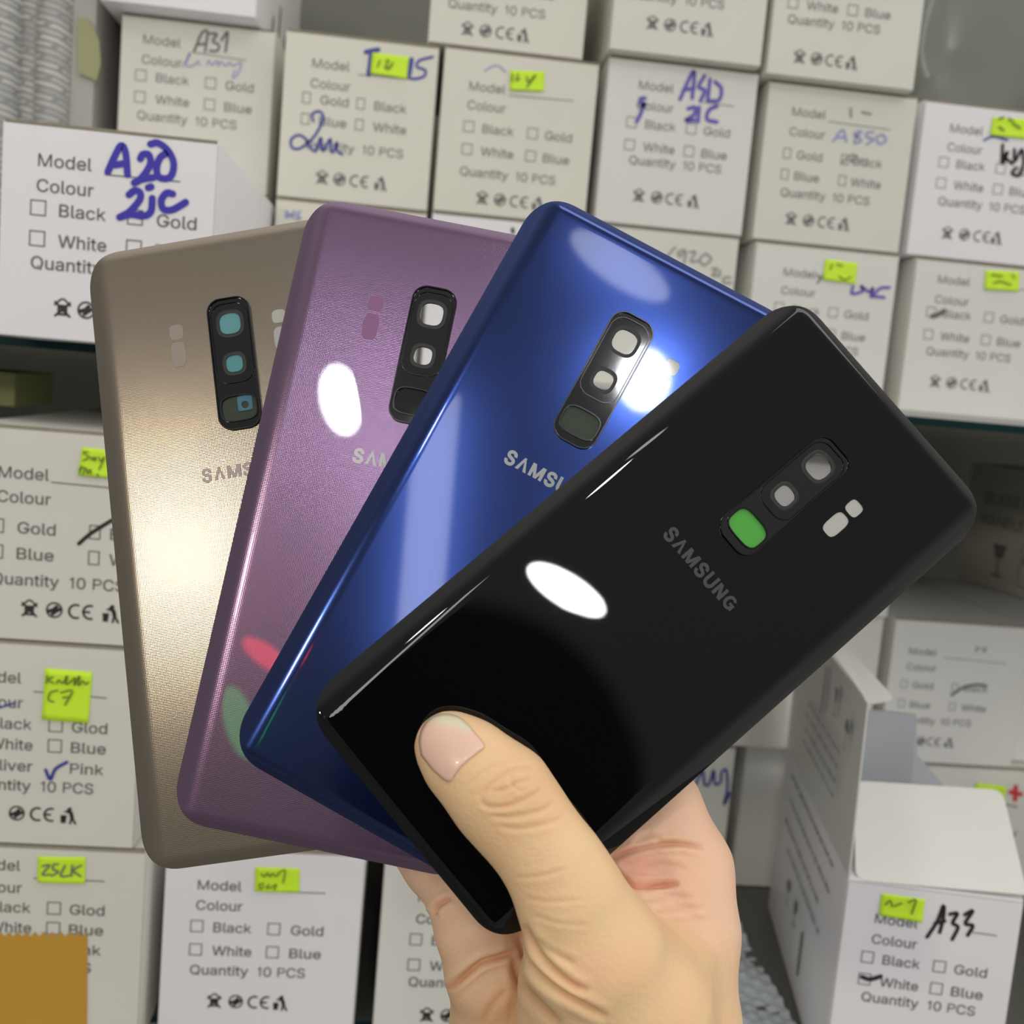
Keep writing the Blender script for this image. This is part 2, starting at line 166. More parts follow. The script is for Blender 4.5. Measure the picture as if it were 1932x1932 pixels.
    '6,-14 207,-16 157,-10 112,10 76,40 49,81 32,131 26,187 32,245 49,295 76,336 112,367 157,386 207,392 236,391 262,385 287,375 310,363 330,346 346,327 360,304 372,271 298,252 290,273 284,285 275,295 265,304 253,312 240,317 224,321 208,322 175,317 150,304 130,283 116,255 107,223 104,187 107,152 116,120 130,93 150,72 175,59 208,54 225,56 240,59 254,65 266,72 276,82 285,93 292,106 299,127 373,108 361,74 348,52 331,32 311,15 288,1;13,15,14 13,16,15 12,16,13 12,17,16 12,18,17 11,18,12 11,19,18 11,20,19 10,32,11 32,31,11 31,20,11 31,30,20 30,21,20 29,21,30 28,21,29 10,33,32 27,21,28 26,21,27 26,22,21 10,34,33 25,22,26 9,34,10 24,22,25 9,35,34 23,22,24 9,36,35 8,36,9 8,37,36 8,38,37 7,38,8 7,39,38 6,39,7 50,52,51 6,40,39 50,53,52 49,53,50 6,41,40 48,53,49 47,53,48 5,41,6 47,54,53 46,54,47 5,42,41 45,54,46 44,54,45 5,43,42 43,54,44 5,54,43 5,55,54 4,55,5 4,56,55 4,57,56 3,57,4 3,0,57 3,1,0 2,1,3|d;424;256,-3 229,-13 195,-16 148,-10 107,9 73,40 47,81 31,131 26,189 31,246 47,296 73,337 107,367 149,386 195,392 229,389 257,380 277,366 293,351 305,336 311,327 303,327 303,517 380,517 380,-8 305,-8 305,51 311,51 305,41 293,26 277,10 150,72 175,59 205,55 234,59 258,71 278,91 292,118 301,151 304,189 301,227 292,260 278,286 259,305 234,318 205,322 174,317 149,305 130,285 116,258 107,226 104,189 107,152 116,120 130,92;21,19,22 19,23,22 19,20,23 20,24,23 13,15,14 13,16,15 12,16,13 12,17,16 11,17,12 11,18,17 11,19,18 10,46,11 46,19,11 46,45,19 45,21,19 45,20,21 45,44,20 44,43,20 43,42,20 42,41,20 41,24,20 10,47,46 10,48,47 9,48,10 9,49,48 40,24,41 9,50,49 8,50,9 39,24,40 8,51,50 38,24,39 8,52,51 7,52,8 7,53,52 37,24,38 6,53,7 6,54,53 36,24,37 6,31,54 35,27,36 27,24,36 5,31,6 5,32,31 34,27,35 5,33,32 33,27,34 5,26,33 26,27,33 5,29,26 29,25,26 28,24,27 29,24,28 4,29,5 4,30,29 25,24,29 4,0,30 3,0,4 3,1,0 2,1,3|e;404;285,-3 251,-13 212,-16 159,-10 113,9 76,40 48,81 32,131 26,187 32,243 48,293 75,335 111,366 155,386 205,392 237,390 269,382 298,367 325,347 347,319 365,285 376,243 379,194 379,161 67,161 67,229 365,229 303,188 299,236 290,265 277,289 258,307 234,318 205,322 175,318 151,307 131,289 116,266 107,240 104,211 104,178 107,140 118,110 134,86 155,68 181,58 213,54 233,56 251,60 267,68 280,78 290,92 301,115 376,96 360,59 341,34 316,13;13,15,14 13,16,15 12,16,13 12,17,16 12,18,17 11,18,12 11,19,18 10,34,11 34,33,11 33,19,11 32,19,33 32,20,19 31,20,32 10,35,34 30,20,31 10,36,35 9,36,10 29,20,30 9,37,36 29,21,20 9,38,37 28,21,29 8,25,9 25,38,9 28,26,21 26,22,21 25,39,38 27,26,28 8,24,25 39,26,25 39,22,26 40,22,39 40,23,22 7,24,8 41,23,40 7,41,24 41,23,24 7,42,41 6,42,7 51,53,52 6,43,42 51,54,53 50,54,51 6,44,43 5,44,6 49,54,50 5,45,44 48,54,49 47,54,48 47,55,54 5,46,45 46,55,47 5,55,46 4,55,5 4,56,55 4,0,56 3,0,4 3,1,0 2,1,3|h;410;133,279 125,255 122,226 122,-8 45,-8 45,517 122,517 122,279 90,279 117,337 147,369 185,387 227,392 265,388 299,376 327,354 348,324 361,286 365,241 365,-8 288,-8 288,235 283,272 267,299 243,315 210,321 186,318 165,310 147,297;4,6,5 4,8,6 8,9,6 9,7,6 11,13,12 11,14,13 10,14,11 10,15,14 9,15,10 9,16,15 7,27,9 27,26,9 26,25,9 25,16,9 25,24,16 24,17,16 23,17,24 7,28,27 22,17,23 7,0,28 22,18,17 4,7,8 4,1,7 1,0,7 21,18,22 4,2,1 21,19,18 20,19,21 4,3,2|i;166;119,449 103,438 84,435 64,438 48,449 37,464 33,483 37,502 48,518 64,528 84,532 103,528 119,518 131,502 134,483 131,464 122,-8 45,-8 45,387 122,387;17,19,18 17,16,19 9,11,10 9,12,11 8,12,9 8,13,12 7,13,8 6,13,7 6,14,13 5,14,6 5,15,14 4,15,5 4,0,15 3,0,4 3,1,0 2,1,3|l;189;163,-9 151,-10 139,-10 98,-4 68,14 50,45 45,84 45,517 122,517 122,99 123,78 127,67 133,62 147,60 154,60 159,61 164,61 176,64 190,-3 173,-7;6,8,7 6,9,8 6,10,9 5,10,6 5,11,10 5,12,11 16,18,17 5,13,12 15,18,16 14,18,15 13,18,14 5,18,13 4,18,5 3,18,4 3,19,18 2,19,3 2,0,19 2,1,0|n;409;133,279 125,255 122,226 122,-8 45,-8 45,387 120,387 120,279 90,279 117,337 147,369 185,387 227,392 265,388 299,376 327,354 348,324 361,286 365,241 365,-8 288,-8 288,235 283,272 267,299 243,315 210,321 186,318 165,310 147,297;11,13,12 11,14,'
    '13 4,8,5 8,6,5 8,9,6 9,7,6 10,14,11 10,15,14 9,15,10 9,16,15 7,27,9 27,26,9 26,25,9 25,16,9 25,24,16 24,17,16 23,17,24 7,28,27 22,17,23 7,0,28 22,18,17 4,7,8 4,1,7 1,0,7 21,18,22 4,2,1 21,19,18 20,19,21 4,3,2|o;415;303,10 258,-10 207,-16 157,-10 112,10 76,40 49,81 32,131 26,187 32,245 49,295 76,336 112,367 157,386 207,392 258,386 303,367 339,336 367,295 383,245 389,187 383,131 367,81 339,40 150,72 175,59 207,55 240,59 265,72 285,93 300,120 308,152 311,187 308,223 300,255 285,283 265,304 240,317 207,322 175,317 150,304 130,283 116,255 107,223 104,187 107,152 116,120 130,93;13,15,14 13,16,15 12,16,13 12,17,16 11,17,12 11,38,17 38,37,17 37,18,17 10,39,11 39,38,11 10,40,39 36,18,37 10,41,40 35,18,36 9,41,10 35,19,18 9,42,41 34,19,35 9,43,42 33,19,34 8,43,9 33,20,19 8,44,43 32,20,33 8,45,44 31,20,32 31,21,20 7,45,8 30,21,31 7,46,45 30,22,21 6,46,7 29,22,30 6,47,46 28,22,29 6,24,47 28,23,22 5,24,6 27,23,28 5,25,24 26,23,27 5,26,25 5,23,26 4,23,5 4,0,23 3,0,4 3,1,0 2,1,3|r;259;122,-8 45,-8 45,387 120,387 120,329 111,329 124,352 148,374 179,388 213,393 221,393 230,392 238,392 251,391 251,313 237,315 229,316 218,317 207,318 183,315 163,307 146,295 133,279 125,260 122,236;8,10,9 8,11,10 8,12,11 8,13,12 8,14,13 7,14,8 1,3,2 1,5,3 5,4,3 6,14,7 5,16,6 16,15,6 15,14,6 1,23,5 23,22,5 22,21,5 21,20,5 20,19,5 19,18,5 18,17,5 17,16,5 1,24,23 1,0,24|t;227;-2,387 212,387 212,319 -2,319 57,92 57,479 134,479 134,98 136,78 142,67 152,60 171,58 176,58 184,59 193,60 208,63 222,-4 205,-9 193,-11 180,-12 168,-12 122,-5 86,15 64,49;4,6,5 4,7,6 3,1,0 3,2,1 4,8,7 23,8,4 23,9,8 23,10,9 14,16,15 23,11,10 13,16,14 12,16,13 11,16,12 23,16,11 22,16,23 21,16,22 21,17,16 20,17,21 20,18,17 20,19,18|u;410;262,10 224,-7 182,-13 144,-9 111,4 83,25 62,55 49,93 45,139 45,387 122,387 122,145 127,107 143,81 167,64 200,58 224,61 245,69 263,82 276,101 285,124 288,153 288,387 365,387 365,-8 290,-8 290,100 320,100 293,42;8,10,9 8,11,10 21,23,22 21,27,23 27,24,23 20,27,21 8,12,11 7,12,8 19,27,20 7,13,12 18,26,19 26,27,19 18,25,26 28,24,27 6,13,7 17,25,18 6,14,13 16,25,17 6,15,14 15,25,16 6,0,15 0,25,15 5,0,6 0,24,28 4,0,5 4,1,0 25,24,0 3,1,4 3,2,1|v;389;232,-8 157,-8 6,387 90,387 173,158 185,123 195,89 204,56 216,13 173,13 186,56 195,89 205,123 216,158 299,387 383,387;1,3,2 1,4,3 13,15,14 13,0,15 1,5,4 12,0,13 1,6,5 11,0,12 1,10,6 10,7,6 10,7,11 7,0,11 1,9,10 8,0,7 1,8,9 1,0,8|y;389;63,-151 52,-149 38,-144 56,-77 73,-79 89,-82 102,-81 114,-77 124,-68 134,-54 143,-33 154,-1 6,387 90,387 173,158 185,123 194,89 204,56 216,13 173,13 185,56 195,89 205,123 216,158 300,387 383,387 212,-61 198,-89 183,-112 164,-130 143,-143 118,-151 92,-153 76,-153;11,13,12 11,14,13 23,25,24 23,18,25 18,26,25 11,15,14 22,18,23 21,18,22 11,16,15 20,17,21 17,18,21 11,20,16 20,17,16 11,19,20 11,18,19 11,26,18 10,26,11 9,26,10 8,26,9 8,27,26 7,27,8 2,4,3 6,27,7 2,5,4 5,27,6 2,27,5 2,28,27 2,29,28 2,30,29 2,31,30 1,31,2 0,31,1 0,32,31 33,32,0|*S;446;338,-20 285,-38 224,-43 165,-38 114,-22 70,4 36,40 13,85 -3,171 132,171 142,122 150,110 162,99 178,91 200,85 224,83 250,86 273,92 290,101 302,113 309,125 311,139 309,150 305,157 296,165 281,174 260,182 235,190 173,207 112,230 62,265 28,313 17,372 25,423 47,467 81,503 123,529 173,545 227,550 281,545 330,529 372,503 405,469 427,426 441,344 312,344 296,394 282,409 258,420 224,424 201,422 181,416 166,408 157,398 151,388 149,376 151,365 157,356 167,348 183,339 202,332 222,326 274,312 298,305 325,295 352,282 379,265 404,242 425,214 438,179 443,138 436,89 415,45 382,7;37,39,38 36,39,37 36,40,39 35,40,36 35,41,40 34,41,35 34,42,41 34,43,42 33,43,34 33,49,43 49,48,43 48,44,43 33,50,49 32,50,33 32,51,50 47,44,48 32,52,51 46,44,47 32,53,52 32,54,53 45,44,46 32,55,54 32,56,55 31,56,32 31,57,56 31,58,57 31,59,58 31,60,59 31,61,60 31,62,61 30,62,31 30,63,62 30,64,63 30,65,64 30,66,65 30,67,66 29,67,30 29,68,67 28,68,29 28,69,68 27,69,28 26,69,27 25,69,26 25,70,69 24,70,25 7,9,8 7,10,9 23,70,24 22,70,23 21,70,22 20,70,21 20,71,70 19,71,20 7,11,10 18,71,19 7,12,11 17,71,18 7,'
    '13,12 16,71,17 7,14,13 16,72,71 15,72,16 7,15,14 6,15,7 6,72,15 6,73,72 5,73,6 5,0,73 4,0,5 4,1,0 3,1,4 3,2,1|*U;517;379,-15 323,-36 259,-42 195,-36 138,-15 91,18 55,62 33,115 26,171 26,543 158,543 158,180 162,152 170,130 184,112 203,98 228,89 259,86 290,89 314,98 333,112 347,130 355,152 359,180 359,543 491,543 491,171 484,115 462,62 426,18;8,10,9 8,11,10 23,25,24 23,26,25 8,12,11 22,26,23 7,12,8 22,27,26 7,13,12 21,27,22 7,14,13 20,27,21 20,28,27 6,14,7 6,15,14 19,28,20 6,16,15 18,28,19 17,28,18 6,17,16 6,28,17 6,29,28 5,29,6 5,0,29 4,0,5 4,1,0 3,1,4 3,2,1')
GL = {}
for rec in LETTERS.split('|'):
    c, a, v, f = rec.split(';')
    GL[c] = (int(a) / 1000, np.array([[float(q) / 1000 for q in p.split(',')] for p in v.split()]), [tuple(int(q) for q in p.split(',')) for p in f.split()])
CAP = .509
def bars(adv, *segs, w=.066):
    """a letter made of straight bars; each bar is two end points, cut level at top and bottom when steep"""
    v, f = [], []
    for (x0, y0), (x1, y1) in segs:
        if abs(y1 - y0) > abs(x1 - x0) * .6:
            h = w / 2 * math.hypot(x1 - x0, y1 - y0) / abs(y1 - y0); q = [(x0 - h, y0), (x0 + h, y0), (x1 + h, y1), (x1 - h, y1)]
        else: q = [(x0, y0 - w / 2), (x1, y1 - w / 2), (x1, y1 + w / 2), (x0, y0 + w / 2)]
        f.append(tuple(range(len(v), len(v) + 4))); v += q
    return adv, np.array(v, float), f
GL['M'] = bars(.628, ((.092, 0), (.092, CAP)), ((.536, 0), (.536, CAP)), ((.105, CAP), (.314, 0)), ((.314, 0), (.523, CAP)))
GL['k'] = bars(.380, ((.085, 0), (.085, CAP)), ((.10, .15), (.325, .38)), ((.18, .225), (.345, 0)))
GL['N'] = bars(.523, ((.092, 0), (.092, CAP)), ((.431, 0), (.431, CAP)), ((.105, CAP), (.418, 0)))
GL['A'] = bars(.479, ((.048, 0), (.24, CAP)), ((.431, 0), (.24, CAP)), ((.12, .16), (.36, .16)))
GL['1'] = bars(.300, ((.19, 0), (.19, CAP)), ((.19, CAP - .02), (.08, CAP - .13)))
_t = np.linspace(math.pi / 2, -math.pi / 2, 13); _o = [(.27 + .15 * math.cos(a), .36 + .149 * math.sin(a)) for a in _t]; _i = [(.27 + .085 * math.cos(a), .36 + .084 * math.sin(a)) for a in _t]
_po = [(.06, CAP)] + _o + [(.06, .211)]; _pi = [(.06, .444)] + _i + [(.06, .276)]
_b = bars(0, ((.092, 0), (.092, CAP)))
GL['P'] = (.444, np.array(list(_b[1]) + _po + _pi), _b[2] + [(4 + k, 5 + k, 5 + len(_po) + k, 4 + len(_po) + k) for k in range(len(_po) - 1)])
def glyph(s, bold=False):
    """a word as one flat mesh, left edge at 0"""
    vs, fs, pen, k = [], [], 0.0, 0
    for ch in s:
        if ch == ' ': pen += .2; continue
        a, v, f = GL['*' + ch] if bold else GL[ch]
        vs.append(v + np.array([pen, 0])); fs += [tuple(i + k for i in q) for q in f]; k += len(v); pen += a
    v = np.vstack(vs); v[:, 0] -= v[:, 0].min(); return v, fs
class Flat:
    """collects flat print (text, strokes, rectangles) on a face: u to the right, v up, in metres"""
    def __init__(s): s.v = []; s.f = []; s.n = 0
    def add(s, v, f):
        k = len(s.v); s.n += 1; s.v += [(x[0], x[1], s.n * 4e-6) for x in v]; s.f += [tuple(i + k for i in q) for q in f]
    def text(s, t, u, v, w, h, bold=0):
        g, f = glyph(t); g = g.copy(); g[:, 0] *= w / g[:, 0].max(); g[:, 1] *= h / CAP
        s.add(g + np.array([u, v]), f)
    def stroke(s, pts, w, closed=False, taper=False):
        P = np.array(pts, float)
        if len(P) > 2:                                  # Catmull-Rom smoothing
            Q = np.vstack([2 * P[0] - P[1], P, 2 * P[-1] - P[-2]]); o = []
            for i in range(1, len(Q) - 2):
                for t in np.linspace(0, 1, 6, endpoint=False):
                    a, b, c, d = Q[i - 1:i + 3]
                    o.append(.5 * (2 * b + (c - a) * t + (2 * a - 5 * b + 4 * c - d) * t * t + (3 * b - a - 3 * c + d) * t ** 3))
            o.append(P[-1]); P = np.array(o)
        T = np.gradient(P, axis=0); T /= np.linalg.norm(T, axis=1)[:, None] + 1e-12
        Nn = np.stack([-T[:, 1], T[:, 0]], 1) * w / 2
        L, R = P + Nn, P - Nn; n = len(P)
        v = list(L) + list(R); f = [(i, n + i, n + i + 1, i + 1) for i in range(n - 1)]
        s.add(v, f)
        for e, sg in ((0, -1), (n - 1, 1)):             # round ends
            a0 = math.atan2(T[e, 1], T[e, 0]) * 1.0
            arc = [P[e] + sg * w / 2 * np.array([math.cos(a0 + t), math.sin(a0 + t)]) for t in np.linspace(-math.pi / 2, math.pi / 2, 7)]
            s.add(arc, [tuple(range(7))])
    def frame(s, u, v, a, b, t):
        s.add([(u, v), (u + a, v), (u + a, v + b), (u, v + b), (u + t, v + t), (u + a - t, v + t), (u + a - t, v + b - t), (u + t, v + b - t)],
              [(0, 1, 5, 4), (1, 2, 6, 5), (2, 3, 7, 6), (3, 0, 4, 7)])
    def poly(s, pts): s.add(pts, [tuple(range(len(pts)))])
    def ring(s, u, v, r, t, a0=0, a1=2 * math.pi, n=20):
        A = np.linspace(a0, a1, n)
        s.stroke([(u + r * math.cos(a), v + r * math.sin(a)) for a in A], t)
    def build(s, name, m, parent, lift=.00015):
        if not s.v: return None
        return link(name, mesh([(u, -lift - d, v) for u, v, d in s.v], s.f), m, parent)

def icons(fl, pts, h):
    """the four recycling marks: crossed bin, green dot, CE, tidy man; pts are centres"""
    (a, b), (c, d), (e, f), (g, k) = pts; w = h * .13
    fl.stroke([(a - .38 * h, b - .45 * h), (a + .4 * h, b + .3 * h)], w); fl.stroke([(a + .4 * h, b - .45 * h), (a - .4 * h, b + .3 * h)], w)
    fl.stroke([(a - .42 * h, b + .15 * h), (a, b + .5 * h), (a + .42 * h, b + .15 * h)], w * .8)
    fl.frame(a - .27 * h, b - .42 * h, .54 * h, .6 * h, w); fl.poly([(a - .12 * h, b - .2 * h), (a + .14 * h, b - .25 * h), (a + .1 * h, b + .08 * h), (a - .1 * h, b + .05 * h)])
    fl.ring(c, d, .43 * h, w * .8); fl.stroke([(c - .36 * h, d - .1 * h), (c - .05 * h, d + .02 * h), (c + .12 * h, d + .2 * h)], w * 1.7)
    fl.stroke([(c + .36 * h, d + .1 * h), (c + .05 * h, d - .12 * h), (c - .1 * h, d - .25 * h)], w * 1.4)
    fl.ring(e - .32 * h, f, .4 * h, w, math.radians(70), math.radians(290), 12)
    fl.ring(e + .5 * h, f, .4 * h, w, math.radians(75), math.radians(285), 12); fl.stroke([(e + .15 * h, f), (e + .45 * h, f)], w)
    fl.poly([(g - .5 * h, k + .02 * h), (g - .12 * h, k + .02 * h), (g - .18 * h, k - .5 * h), (g - .46 * h, k - .5 * h)])
    fl.stroke([(g - .05 * h, k + .3 * h), (g + .12 * h, k + .18 * h), (g + .2 * h, k - .1 * h)], w * 1.8)
    fl.stroke([(g + .2 * h, k - .1 * h), (g + .1 * h, k - .5 * h)], w); fl.stroke([(g + .2 * h, k - .1 * h), (g + .42 * h, k - .5 * h)], w)
    fl.ring(g + .05 * h, k + .42 * h, .06 * h, w); fl.stroke([(g + .1 * h, k + .2 * h), (g - .25 * h, k + .25 * h)], w * .7)

# ------------------------------------------------------------------ the setting
def struct(name, me, m): o = link(name, me, m); o['kind'] = 'structure'; return o
struct('wall_back', boxmesh(-1.4, 1.6, .92, 1.0, 0, 2.6), M['wall'])
struct('floor', boxmesh(-1.4, 1.6, -3.2, 1.0, -.05, 0), M['floor'])
SH_UP, SH_LO = Z0 + .0015, Z0 - .318
def shelf(name, y0, z1, th, label):
    o = link(name, boxmesh(-.62, .82, y0, .915, z1 - th, z1), [M['greenedge'], M['glasstop']], None)
    for q in o.data.polygons: q.material_index = 1 if abs(q.normal.z) > .9 else 0
    return tag(o, label, 'shelf')
shelf('glass_shelf', .50, SH_UP, .0038, 'dark green glass shelf edge carrying the upper rows of white boxes')
shelf('glass_shelf', .50, SH_LO, .0045, 'lower dark green glass shelf under the bottom row of white boxes')
for x, t in ((-.64, 'left'), (.84, 'right')):
    struct('trim_1' if t == 'left' else 'trim_2', boxmesh(x - .018, x + .018, .86, .92, 0, 2.5), M['metal'])
ln = link('reflection_strip', boxmesh(-.20, .56, .585, .80, SH_UP + .0001, Z0 + .0046, .0004), mat('pale_reflection', (.50, .50, .48), .4), None)  # pale strip added in place of reflections in the shelf's glass top
tag(ln, 'thin pale board added for reflections in the upper glass shelf beneath the back row of boxes', 'board')

# ------------------------------------------------------------------ boxes
BOX = {}
def face_hit(Mi, px, py):      # pixel -> (u, v) on the box front (local plane y = 0)
    o = Mi @ EYE; dr = Mi.to_3x3() @ (RT * ((px - CX) / F) + UP * ((CX - py) / F) + FW)
    k = -o.y / dr.y; return (o.x + dr.x * k, o.z + dr.z * k)
def carton_box(key, x, y, z, w, h, ln, tint, label, group='white phone part boxes', yaw=0.0, lid=True):
    mw = Matrix.Translation((x, y, Z0 + z)) @ Matrix.Rotation(-yaw, 4, 'Z')
    e = empty('carton_box', mw, label, 'box', group)
    link('carton', boxmesh(0, w, .0008, ln, 0, h, .0012), M[tint], e, .6)
    # front tuck flap: a plate of white card with a raw brown rim
    me = boxmesh(.0006, w - .0006, 0, .0007, .0006, h - .0014)
    me.materials.append(M[tint]); me.materials.append(M['kraft'])
    for pgn in me.polygons: pgn.material_index = 0 if abs(pgn.normal.y) > .9 else 1
    link('front_flap', me, None, e)
    if lid:                    # brown cut edge of the tucked lid along the top of the front
        link('lid_edge', boxmesh(.001, w - .001, .0003, .0022, h - .0009, h + .0002), M['kraft'], e)
    BOX[key] = (e, mw.inverted(), w, h)
    return e
G = 'white phone part boxes'
B = lambda *a, **k: carton_box(*[v * MM if i in (1, 2, 3, 4, 5, 6) else v for i, v in enumerate(a)], **k)
# key, x, y(front), z, w, h, length
B('lo_e', -182, 650, 4.8, 86, 90.5, 185, 'warm', 'white box mostly hidden behind the box with the two-line blue scrawl', None)
B('58', -88, 630, 4.8, 85, 88, 185, 'cream', 'white box with a faint blue scribble, its top edge just above the gold cover', None)
B('f', 0, 630, 4.8, 88, 89, 185, 'cool', 'white box just above the purple cover, left of the blue cover corner', None)
B('g', 91, 630, 4.8, 89, 92, 185, 'warm', 'white box with a grey pencil scrawl above the top edge of the blue cover', None)
B('h', 190, 630, 4.8, 88, 91.4, 185, 'plain', 'white box with a green note and dark blue scribble, directly above the black cover corner', None)
B('i', 288, 630, 4.8, 95, 91.4, 185, 'plain', 'white box with a green note and inked first checkbox, right end of the shelf edge', None)
B('A31', -182, 650, 95.8, 86, 92, 185, 'warm', 'white box with grey pencil letters over a faint blue word, beside the mesh bundle', None)
B('2m', -88, 630, 93.2, 85, 90.5, 185, 'cream', 'white box with a green note between blue letters and a big blue looped scribble', None)
B('third', 0, 630, 94.2, 88, 90.5, 185, 'cream', 'white box with a green note beside the print and no handwriting below it, upper middle', None)
B('A500', 93, 630, 97.3, 88, 92.5, 185, 'plain', 'white box with violet-blue two-line handwriting, right of the upper middle box', None)
B('A850', 187, 630, 96.7, 90, 90, 185, 'warm', 'white box with very faint lilac handwriting and one struck-out checkbox', None)
B('Tyl', 281, 630, 96.7, 93, 89.5, 185, 'cool', 'white box with a green note and black scrawl cut off at the upper right edge', None)
B('a', -190, 635, 188.4, 85, 90, 185, 'cool', 'white box at the top left corner, dark marks on its shaded side', None)
B('b', -10, 630, 185.2, 88, 90, 170, 'cream', 'blank-topped white box in the top row, leftmost of the three beside the dark gap', None)
B('c', 91, 622, 190.4, 88, 90, 170, 'warm', 'white box in the top row, middle of the three, showing only its row of symbols', None)
B('d', 182, 622, 187.2, 88, 90, 170, 'warm', 'white box in the top row, rightmost, beside the grey plastic bag', None)
B('A20', -177, 470, 1.8, 87, 87.5, 175, 'cool', 'nearest white box at the left with a bold two-line blue marker scrawl', None)
B('25', -195, 470, -317.8, 90, 97, 190, 'warm', 'white box with amber packing tape across its lower front, bottom of the left stack', None)
B('C7', -197, 470, -220.4, 86, 92, 190, 'warm', 'white box with a tall green note and a blue tick, in the left stack', None)
B('Gold', -189, 470, -128.0, 90, 92.5, 190, 'warm', 'white box with a black slash through a checkbox, top of the left stack', None)
B('Sony', -99, 480, -317.8, 91, 95.5, 175, 'cool', 'white box with a green note, standing under the purple cover and left of the hand', None)
B('Co', 1, 480, -317.8, 94, 95, 175, 'plain', 'white box half hidden behind the fingers, its left column of checkboxes showing', None)
B('lly', 128, 650, -317.8, 92, 100, 170, 'warm', 'white box with faint blue letters just right of the index finger', None)
B('N', 231, 664, -317.8, 80, 98, 160, 'plain', 'narrow shaded white box in the gap right of the hand, behind the open carton', None)
B('red', 317, 650, -317.8, 112, 96, 170, 'warm', 'white box with a red cross and a green note behind the raised carton flap', None)
B('U', 214, 650, -217.4, 93, 92, 170, 'warm', 'white box peeping out under the right edge of the black cover', None)
B('F9', 314, 650, -221.4, 92, 95, 170, 'plain', 'white box with a grey pen stroke over a checkbox, right side below the dim box', None)

B('fr', 411, 664, -221.4, 92, 95, 170, 'plain', 'white box at the right frame edge under the dim turned box', None)

B('win', 212, 640, -125.0, 92, 94, 170, 'plain', 'white box glimpsed only through the little windows of the black cover', None)

# --- printed form on the front of a box
def form(key, kind, mx, rows, sq=None, c2=None, t1=8.0, t2=10.0, wm=20.0, under=None, ink='ink', cap=4.7, icx=None, skip=(), qy=None, extra=None):
    e, Mi, w, h = BOX[key]; fl = Flat()
    U = lambda px, py: face_hit(Mi, px, py)
    u0 = U(mx, rows[0])[0]; v = [U(mx, r)[1] for r in rows]
    names = {'A': (('Black', 'Gold'), ('White', 'Blue')), 'B': (('Gold', 'Black'), ('Blue', 'White')), 'C': (('Black', 'Glod'), ('White', 'Blue'), ('Sliver', 'Pink'))}[kind]
    s = wm / 20.0 * MM; wid = {'Black': 17.6, 'Gold': 15.2, 'White': 18.2, 'Blue': 14.8, 'Glod': 15, 'Sliver': 18.5, 'Pink': 14.2}
    c = cap * s
    fl.text('Model', u0, v[0], 20 * s, c); fl.text('Colour', u0 - .3 * s, v[1], 21.3 * s, c)
    us = u0 + (sq if sq is not None else -2.4) * MM
    bw = (4.6 if kind == 'B' else 6.0) * s; bh = 6.0 * s
    for i, pr in enumerate(names):
        vv = v[2 + i]
        for j, nm in enumerate(pr):
            uu = us + (c2 * MM if j else 0)
            if (i, j) not in skip: fl.frame(uu, vv - .4 * s, bw, bh, .5 * s)
            fl.text(nm, uu + (t1 if j == 0 else t2) * MM, vv, wid[nm] * s, c)
    k = 2 + len(names)
    fl.text('Quantity', u0 - 1.5 * s, v[k], 27 * s, c); fl.text('10 PCS', u0 + 29.5 * s, v[k], 22.5 * s, c)
    vi = v[k + 1]; iu = [x * s + u0 for x in (icx or (10.5, 20, 31, 41))]
    ic = Flat(); icons(ic, [(a, vi) for a in iu], 7.0 * s)
    if under:
        a, b = U(*under[0]), U(*under[1]); fl.stroke([a, b], .5 * s)
    if extra:
        for t, px, py, ww, hh in extra:
            a = U(px, py); fl.text(t, a[0], a[1], ww * MM, hh * MM, .03)
    fl.build('printed_form', M[ink], e); ic.build('printed_symbols', M['black' if ink == 'ink' else 'pencil'], e)
C1 = (.33126, 0, 0); C2 = (.33126, 500, 0); C3 = (.441, 1080, 0); C4 = (.3271, 1300, 420); C3B = (.3002, 900, 360)
C5 = (.4306, 1200, 1100); C6 = (.33126, 0, 600); C7 = (.3892, 0, 1180); C8 = (.3313, 260, 1560); C8B = (.3415, 1640, 800)
def px_of(c, p): return (c[1] + c[0] * p[0], c[2] + c[0] * p[1])
def write(key, crop, ink, width, strokes, parent=None, name='handwriting', lift=.0003):
    e, Mi, w, h = BOX[key]; fl = Flat()
    for st in strokes:
        P = [face_hit(Mi, *px_of(crop, q)) for q in st]
        a, b = face_hit(Mi, *px_of(crop, st[0])), face_hit(Mi, *px_of(crop, (st[0][0] + width, st[0][1])))
        fl.stroke(P, math.hypot(a[0] - b[0], a[1] - b[1]))
    return fl.build(name, M[ink], parent or e, lift)
def note(key, crop, quad, ink='olive', width=8, strokes=(), tear=True):
    e, Mi, w, h = BOX[key]
    q = [face_hit(Mi, *px_of(crop, p)) for p in quad]; vs = []; fs = []
    n = 8                      # a slip of paper, lower edge lifting a little off the card
    for j in range(n + 1):
        for i in range(n + 1):
            a, b = i / n, j / n
            u = (1 - b) * ((1 - a) * q[0][0] + a * q[1][0]) + b * ((1 - a) * q[3][0] + a * q[2][0])
            v = (1 - b) * ((1 - a) * q[0][1] + a * q[1][1]) + b * ((1 - a) * q[3][1] + a * q[2][1])
            vs.append((u, -.0005 - .0006 * b ** 3 - .0002 * math.sin(a * 5) * b, v))
    for j in range(n):
        for i in range(n): k = j * (n + 1) + i; fs.append((k, k + 1, k + n + 2, k + n + 1))
    o = link('sticky_note', mesh(vs, fs), M['note'], e, 3)
    md = o.modifiers.new('t', 'SOLIDIFY'); md.thickness = .00012; md.offset = 1
    if strokes: write(key, crop, ink, width, strokes, o, 'note_writing', .0016)

